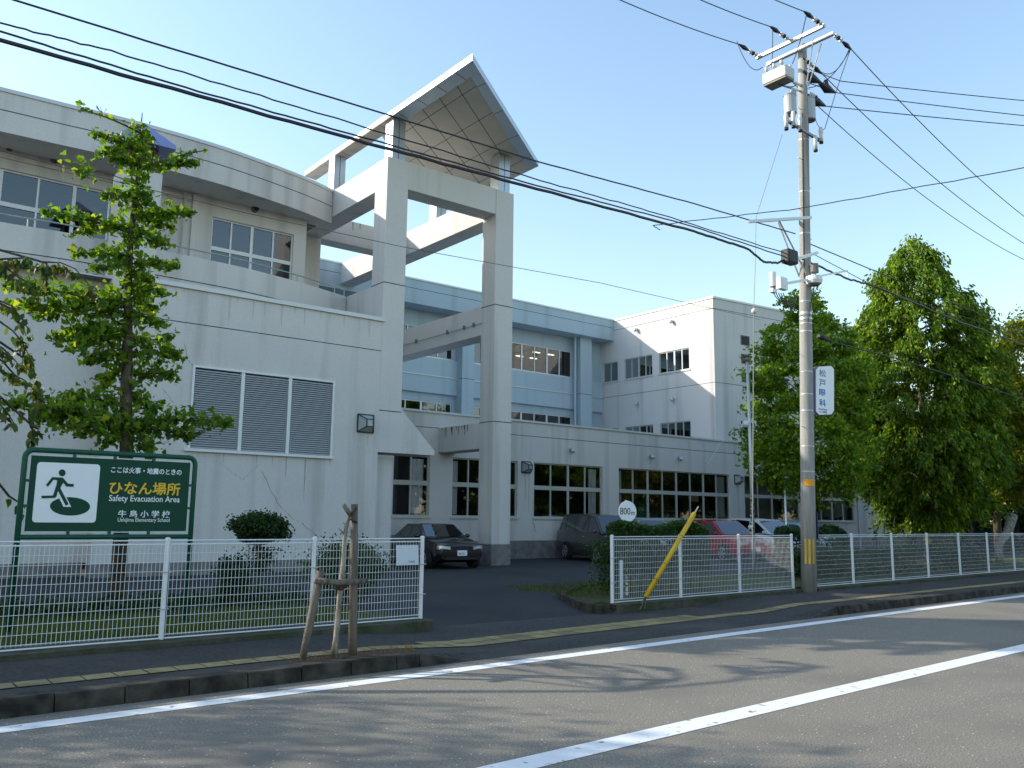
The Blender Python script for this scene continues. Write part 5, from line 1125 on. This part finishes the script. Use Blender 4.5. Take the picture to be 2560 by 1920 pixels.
# ------------------------------------------------------------ far side of the street and distance (seen only in the window panes)
FS = thing('street_tree_row', 'dark trees across the street reflected in the classroom windows', 'trees'); FS['kind'] = 'stuff'
for i, (x, y) in enumerate([(28, -9), (37, -11), (46, -10), (55, -12), (64, -10), (73, -12), (82, -11), (20, -11), (92, -12), (104, -12)]):
    r = np.random.RandomState(60+i); u = r.normal(size=(1500, 3)); u /= np.linalg.norm(u, axis=1)[:, None]; C = np.array([x, y, 4.3])+u*np.array([5.2, 2.6, 3.6])*r.uniform(.5, 1, (1500, 1)); leaves('crown', C, .75, DK, FS, 'oval', r=r)
m = MB(); x = 60
HB = plain('house_wall_far', (.30, .27, .24), .8); RB = plain('house_roof_far', (.10, .09, .09), .8)
for x, y, w_, d_, h_, lab in ((82, 24, 10, 9, 5.6, 'grey house'), (100, 20, 12, 9, 6.4, 'brown house'), (118, 27, 12, 9, 5.8, 'pale house')):
    T = thing('house', lab+' far beyond the right hand trees', 'house', (x, y, .1)); m = MB(); m.box(x-w_/2, x+w_/2, y-d_/2, y+d_/2, .1, h_); m.build('wall', HB, T)
    m = MB(); m.prismY([(x-w_/2-.5, h_), (x+w_/2+.5, h_), (x, h_+2.2)], y-d_/2-.5, y+d_/2+.5); m.build('roof', RB, T)
for i, (x, y, R0) in enumerate(((62, 20, 4.6), (70, 17.5, 4.4), (80, 17, 4.5))):
    tree('dark_tree', ('dark tree beyond the yellow autumn tree', 'dark tree farther along the fence', 'farthest dark tree along the fence')[i], 'tree', x, y, .2, [(1.0, R0*.7), (3, R0), (6, R0*.9), (8, R0*.5), (9, .4)], DK, 70+i, 110, 70, .9, .42, 'oval', .25)

# ------------------------------------------------------------ cars
CGL = glassmat('car_glass', (.10, .12, .12), .10, 1.3)
TYRE = plain('tyre_rubber', (.012, .012, .012), .8); RIM = plain('wheel_rim', (.45, .46, .47), .35, .7); CHROME = plain('lamp_lens', (.62, .64, .64), .12, .3)
def paint(name, c, rough=.25):
    m, t, b = newmat(name); b.inputs['Base Color'].default_value = (*c, 1); b.inputs['Roughness'].default_value = rough; b.inputs['Coat Weight'].default_value = .6; b.inputs['Coat Roughness'].default_value = .05; b.inputs['Metallic'].default_value = .15; return m
def car(name, label, loc, rz, L, W, body, roof, pnt, axles, wr=.31, plate=None, lamps=(.60, .74), group='cars parked nose out by the school', pillars=(), clad=None):
    """x forward. body: (x, z_top, half width factor); roof: ((x, z) front base .. rear base) outline of the cabin"""
    T = thing(name, label, 'car', loc, rz, group); hw = W/2
    st = body; m = MB(); n = 11; V = []
    for (x, zt, k) in st:
        h = hw*k; zb = .20 if -L/2+.15 < x < L/2-.15 else .30
        V.append([(x, -h*.90, zb), (x, -h*.985, zb+.12), (x, -h, zb+(zt-zb)*.45), (x, -h*.985, zt-.10), (x, -h*.93, zt-.015), (x, 0, zt+.035), (x, h*.93, zt-.015), (x, h*.985, zt-.10), (x, h, zb+(zt-zb)*.45), (x, h*.985, zb+.12), (x, h*.90, zb)])
    base = 0
    for r_ in V: m.v += r_
    for i in range(len(V)-1):
        for k in range(n): k2 = (k+1) % n; m.f.append((i*n+k, i*n+k2, (i+1)*n+k2, (i+1)*n+k)); m.m.append(0)
    m.f.append(tuple(range(n))); m.m.append(0); m.f.append(tuple((len(V)-1)*n+k for k in range(n-1, -1, -1))); m.m.append(0)
    bo = m.build('body', pnt, T, smooth=True, local=True); bv = bo.modifiers.new('edges', 'EDGE_SPLIT'); bv.split_angle = math.radians(38)
    # cabin: roof outline lofted with tumblehome
    R_ = roof; zb = min(R_[0][1], R_[-1][1]); zm = max(z for x, z in R_)
    def hwz(z): return hw*(.92-.20*max(0, (z-zb))/(zm-zb))
    m = MB(); k = len(R_)
    for (x, z) in R_: m.v += [(x, -hwz(z), z), (x, -hwz(z)*.55, z+.02), (x, hwz(z)*.55, z+.02), (x, hwz(z), z)]
    for i in range(k-1):
        gl = 1 if (i == 0 or i == k-2) else 0
        for q in range(3): m.f.append((i*4+q, i*4+q+1, (i+1)*4+q+1, (i+1)*4+q)); m.m.append(0)
    side = [i*4 for i in range(k)]; m.f.append(tuple(side)); m.m.append(0); m.f.append(tuple(i*4+3 for i in range(k-1, -1, -1))); m.m.append(0)
    cb = m.build('cabin', pnt, T, local=True, smooth=True); cb.modifiers.new('edges', 'EDGE_SPLIT').split_angle = math.radians(30)
    # windows a few millimetres proud of the cabin
    def sheet(pts, nrm, nm, mat=CGL, d=.006): q = MB(); q.add([tuple(Vector(p)+Vector(nrm)*d) for p in pts], [tuple(range(len(pts)))]); return q.build(nm, mat, cb, local=True)
    def scr(a, b, nm):
        (xa, za), (xb, zb_) = a, b; p0 = Vector((xa, 0, za)).lerp(Vector((xb, 0, zb_)), .06); p1 = Vector((xa, 0, za)).lerp(Vector((xb, 0, zb_)), .93); ya, yb = hwz(p0.z)-.07, hwz(p1.z)-.07; s_ = 1 if xa > xb else -1
        nrm = Vector((abs(zb_-za)*s_, 0, abs(xb-xa))).normalized(); sheet([(p0.x, -ya, p0.z+.02), (p0.x, ya, p0.z+.02), (p1.x, yb, p1.z+.02), (p1.x, -yb, p1.z+.02)], nrm, nm)
    scr(R_[0], R_[1], 'windscreen'); scr(R_[-1], R_[-2], 'rear_window')
    xs = [R_[0][0]-.16, *pillars, R_[-1][0]+.16]
    def topz(x):
        for (xa, za), (xb, zb_) in zip(R_, R_[1:]):
            if xb <= x <= xa: return za+(zb_-za)*(xa-x)/(xa-xb)
        return zb
    zl = zb+.035
    for s_ in (-1, 1):
        for xa, xb in zip(xs, xs[1:]):
            a, b = xa-.035, xb+.035; T_ = [(a+(b-a)*t) for t in (0, .2, .4, .6, .8, 1)]; up = [(x, topz(x)-.075) for x in T_]; up = [(x, z) for x, z in up if z > zl+.01]
            if len(up) < 2: continue
            P = [(a if up[0][0] == a else up[0][0]+.03, zl), *up, (b if up[-1][0] == b else up[-1][0]-.03, zl)]
            sheet([(x, s_*(hwz(z)+.004), z) for x, z in P], (0, s_, 0), 'side_window', d=.003)
    # wheels
    for x in axles:
        for s_ in (-1, 1):
            y = s_*(hw-.10); w_ = MB(); w_.cyl((x, y-.10, wr), (x, y+.10, wr), wr, n=24); wh = w_.build('wheel', TYRE, T, local=True)
            q = MB(); q.cyl((x, y+s_*.098, wr), (x, y+s_*.108, wr), wr*.66, n=20, mi=1)
            for k in range(6): a = k*math.pi/3; q.obox((x+wr*.36*math.cos(a), y+s_*.112, wr+wr*.36*math.sin(a)), (wr*.28*math.cos(a), 0, wr*.28*math.sin(a)), (0, .006, 0), (-.035*math.sin(a), 0, .035*math.cos(a)))
            q.cyl((x, y+s_*.108, wr), (x, y+s_*.125, wr), wr*.16, n=10); q.tube([(x+wr*.66*math.cos(t), y+s_*.11, wr+wr*.66*math.sin(t)) for t in [i*math.pi/10 for i in range(21)]], .014, 5, caps=False)
            q.build('rim', [RIM, TYRE], wh, local=True)
            a_ = MB(); a_.prismY([(x+(wr+.05)*math.cos(t), wr+(wr+.05)*math.sin(t)) for t in [math.pi*i/12 for i in range(13)]]+[(x-wr-.05, .20), (x+wr+.05, .20)], s_*(hw-.05), s_*(hw+.004)); 
            a_.build('wheel_arch', DARK, T, local=True)
            w_2 = None
            wh.location.y = s_*.075
    # front
    xf = L/2; z0_, z1_ = lamps; yo = hw*.90
    for s_ in (-1, 1):
        q = MB(); q.add([(xf-.02, s_*yo*.52, z0_+.01), (xf-.02, s_*yo*.52, z1_-.03), (xf-.07, s_*yo*.88, z1_), (xf-.16, s_*yo*1.03, z1_-.01), (xf-.15, s_*yo*1.03, z0_+.02), (xf-.06, s_*yo*.88, z0_)], [(0, 1, 2, 5), (5, 2, 3, 4)]); q.v = [(a+.03, b, c) for a, b, c in q.v]; q.build('headlight', CHROME, T, local=True)
        q = MB(); q.add([(xf-.115, s_*(yo*1.0), z0_+.015), (xf-.115, s_*(yo*1.0), z1_-.02), (xf-.16, s_*(yo*1.05), z1_-.02), (xf-.16, s_*(yo*1.05), z0_+.03)], [(0, 1, 2, 3)]); q.v = [(a+.045, b+.01*s_, c) for a, b, c in q.v]; q.build('indicator', plain('indicator_orange', (.42, .18, .06), .3), T, local=True)
        q = MB(); q.ball((R_[0][0]-.28, s_*(hw+.06), zb+.07), .05, .10, .07, 8); q.build('mirror', pnt, T, local=True, smooth=True)
    q = MB(); q.box(xf-.03, xf+.012, -yo*.48, yo*.48, z0_+.02, z1_-.025); q.build('grille', DARK, T, local=True)
    q = MB(); q.box(xf-.05, xf+.022, -yo*.75, yo*.75, .30, .38); q.build('air_intake', DARK, T, local=True)
    if clad: q = MB(); q.box(-L/2+.05, L/2-.02, -hw-.012, hw+.012, .30, .36); q.build('side_cladding', BLACK, T, local=True)
    pl = MB(); pl.box(xf+.024, xf+.034, -.165, .165, .42, .585); po = pl.build('number_plate', SWHITE, T, local=True)
    if plate:
        c = bpy.data.curves.new('t', 'FONT'); c.body = plate; c.size = .1; c.offset = .002; ob = bpy.data.objects.new('t', c); COL.objects.link(ob); bpy.context.view_layer.update()
        me = bpy.data.meshes.new_from_object(ob.evaluated_get(bpy.context.evaluated_depsgraph_get())); bpy.data.objects.remove(ob)
        for v in me.vertices: v.co = Vector((xf+.036, v.co.x*.98-.135, v.co.y*1.05+.445))
        me.materials.clear(); me.materials.append(plain('plate_green', (.02, .12, .06), .5)); o = bpy.data.objects.new('plate_number', me); COL.objects.link(o); o.parent = po
    for s_ in (-1, 1): q = MB(); q.box(-L/2-.012, -L/2+.10, s_*yo*.95-.10*(s_ > 0)-.0, s_*yo*.95+.10*(s_ < 0), z0_+.05, z1_+.12); q.build('tail_light', plain('tail_red', (.35, .01, .01), .25), T, local=True)
    for x in pillars[:1]:
        for s_ in (-1, 1): q = MB(); q.box(x-.30, x-.14, s_*(hw*.985)-.01, s_*(hw*.985)+.014, zb-.14, zb-.115); q.build('door_handle', RIM, T, local=True)
    # seats, steering side silhouettes
    q = MB()
    for x in (.1, -.85):
        for y in (-.36, .36): q.box(x-.12, x, y-.22, y+.22, .5, zb+.12); q.box(x-.10, x-.03, y-.11, y+.11, zb+.13, zb+.28)
    q.build('seats', plain('seat_dark', (.03, .03, .035), .9), cb, local=True)
    return T
SED = [(-2.16, .86, .86), (-2.08, .96, .93), (-1.5, .99, .99), (-.6, .97, 1), (.6, .96, 1), (1.1, .93, .995), (1.75, .84, .96), (2.05, .74, .90), (2.16, .62, .84)]
SROOF = [(1.02, .93), (.28, 1.36), (-.75, 1.37), (-1.45, .97)]
hd = math.atan2(-.96, -.27)
ds = Vector((math.cos(hd), math.sin(hd), 0))
def place(front, L, h=None): f = Vector((*front, .15)); d = ds if h is None else Vector((math.cos(h), math.sin(h), 0)); return f-d*(L/2)
hs_ = math.radians(-98.5)
car('sedan', 'old black saloon car parked between the porch wall and the free-standing column', place((15.72, 22.35), 4.3, hs_), hs_, 4.32, 1.69, SED, SROOF, paint('black_paint', (.010, .010, .014), .18), (1.32, -1.18), .30, '34-91', (.60, .73), pillars=(-.22, -1.0))
VAN = [(-2.25, 1.10, .95), (-2.18, 1.14, .99), (-1.2, 1.14, 1), (.4, 1.12, 1), (1.2, 1.08, .99), (1.85, .96, .96), (2.15, .84, .90), (2.25, .66, .85)]
VROOF = [(1.48, 1.06), (.72, 1.70), (-.4, 1.78), (-1.95, 1.76), (-2.16, 1.14)]
hv = math.atan2(-.955, -.27)
car('minivan', 'boxy dark brown minivan parked between the column and the clipped hedge', Vector((23.75, 24.45, .15)), hv, 4.5, 1.69, VAN, VROOF, paint('brown_paint', (.055, .048, .046), .35), (1.35, -1.28), .33, None, (.70, .86), pillars=(.35, -.75, -1.55))
car('sedan', 'grey saloon mostly hidden between the brown minivan and the hedge', Vector((26.6, 24.7, .15)), hv, 4.32, 1.69, SED, [(x, z+.22 if z > 1 else z+.08) for x, z in SROOF], paint('silver_grey_paint', (.28, .30, .32), .3), (1.32, -1.18), .30, None, pillars=(-.22, -1.0))
WAG = [(-2.3, 1.0, .93), (-2.2, 1.06, .98), (-1.2, 1.06, 1), (.5, 1.03, 1), (1.2, 1.0, .99), (1.8, .90, .96), (2.2, .78, .90), (2.34, .62, .84)]
WROOF = [(1.30, 1.0), (.45, 1.56), (-.6, 1.60), (-1.75, 1.55), (-2.18, 1.06)]
car('estate_car', 'dark red estate car parked behind the middle fence and the hedge', Vector((29.15, 23.05, .15)), hv+.02, 4.66, 1.74, WAG, WROOF, paint('red_paint', (.42, .010, .016), .22), (1.42, -1.36), .32, None, (.66, .80), pillars=(.0, -.95, -1.6))
car('minivan', 'white people carrier parked just right of the red estate car', Vector((33.5, 24.3, .15)), hv+.05, 4.7, 1.76, [(x*1.04, z, k) for x, z, k in WAG], [(1.75, 1.02), (.70, 1.62), (-.5, 1.70), (-1.95, 1.62), (-2.3, 1.08)], paint('white_paint', (.80, .82, .84), .3), (1.42, -1.36), .32, None, (.66, .82), pillars=(.3, -.7, -1.6))
car('hatchback', 'pale blue car whose roof just shows beyond the white people carrier', Vector((37.3, 24.6, .15)), hv+.05, 4.1, 1.66, [(x*.9, z, k) for x, z, k in WAG], [(1.2, 1.0), (.5, 1.50), (-.6, 1.54), (-1.5, 1.46), (-1.95, 1.04)], paint('pale_blue_paint', (.36, .55, .62), .3), (1.25, -1.2), .30, None, (.66, .80), pillars=(-.1, -1.0))
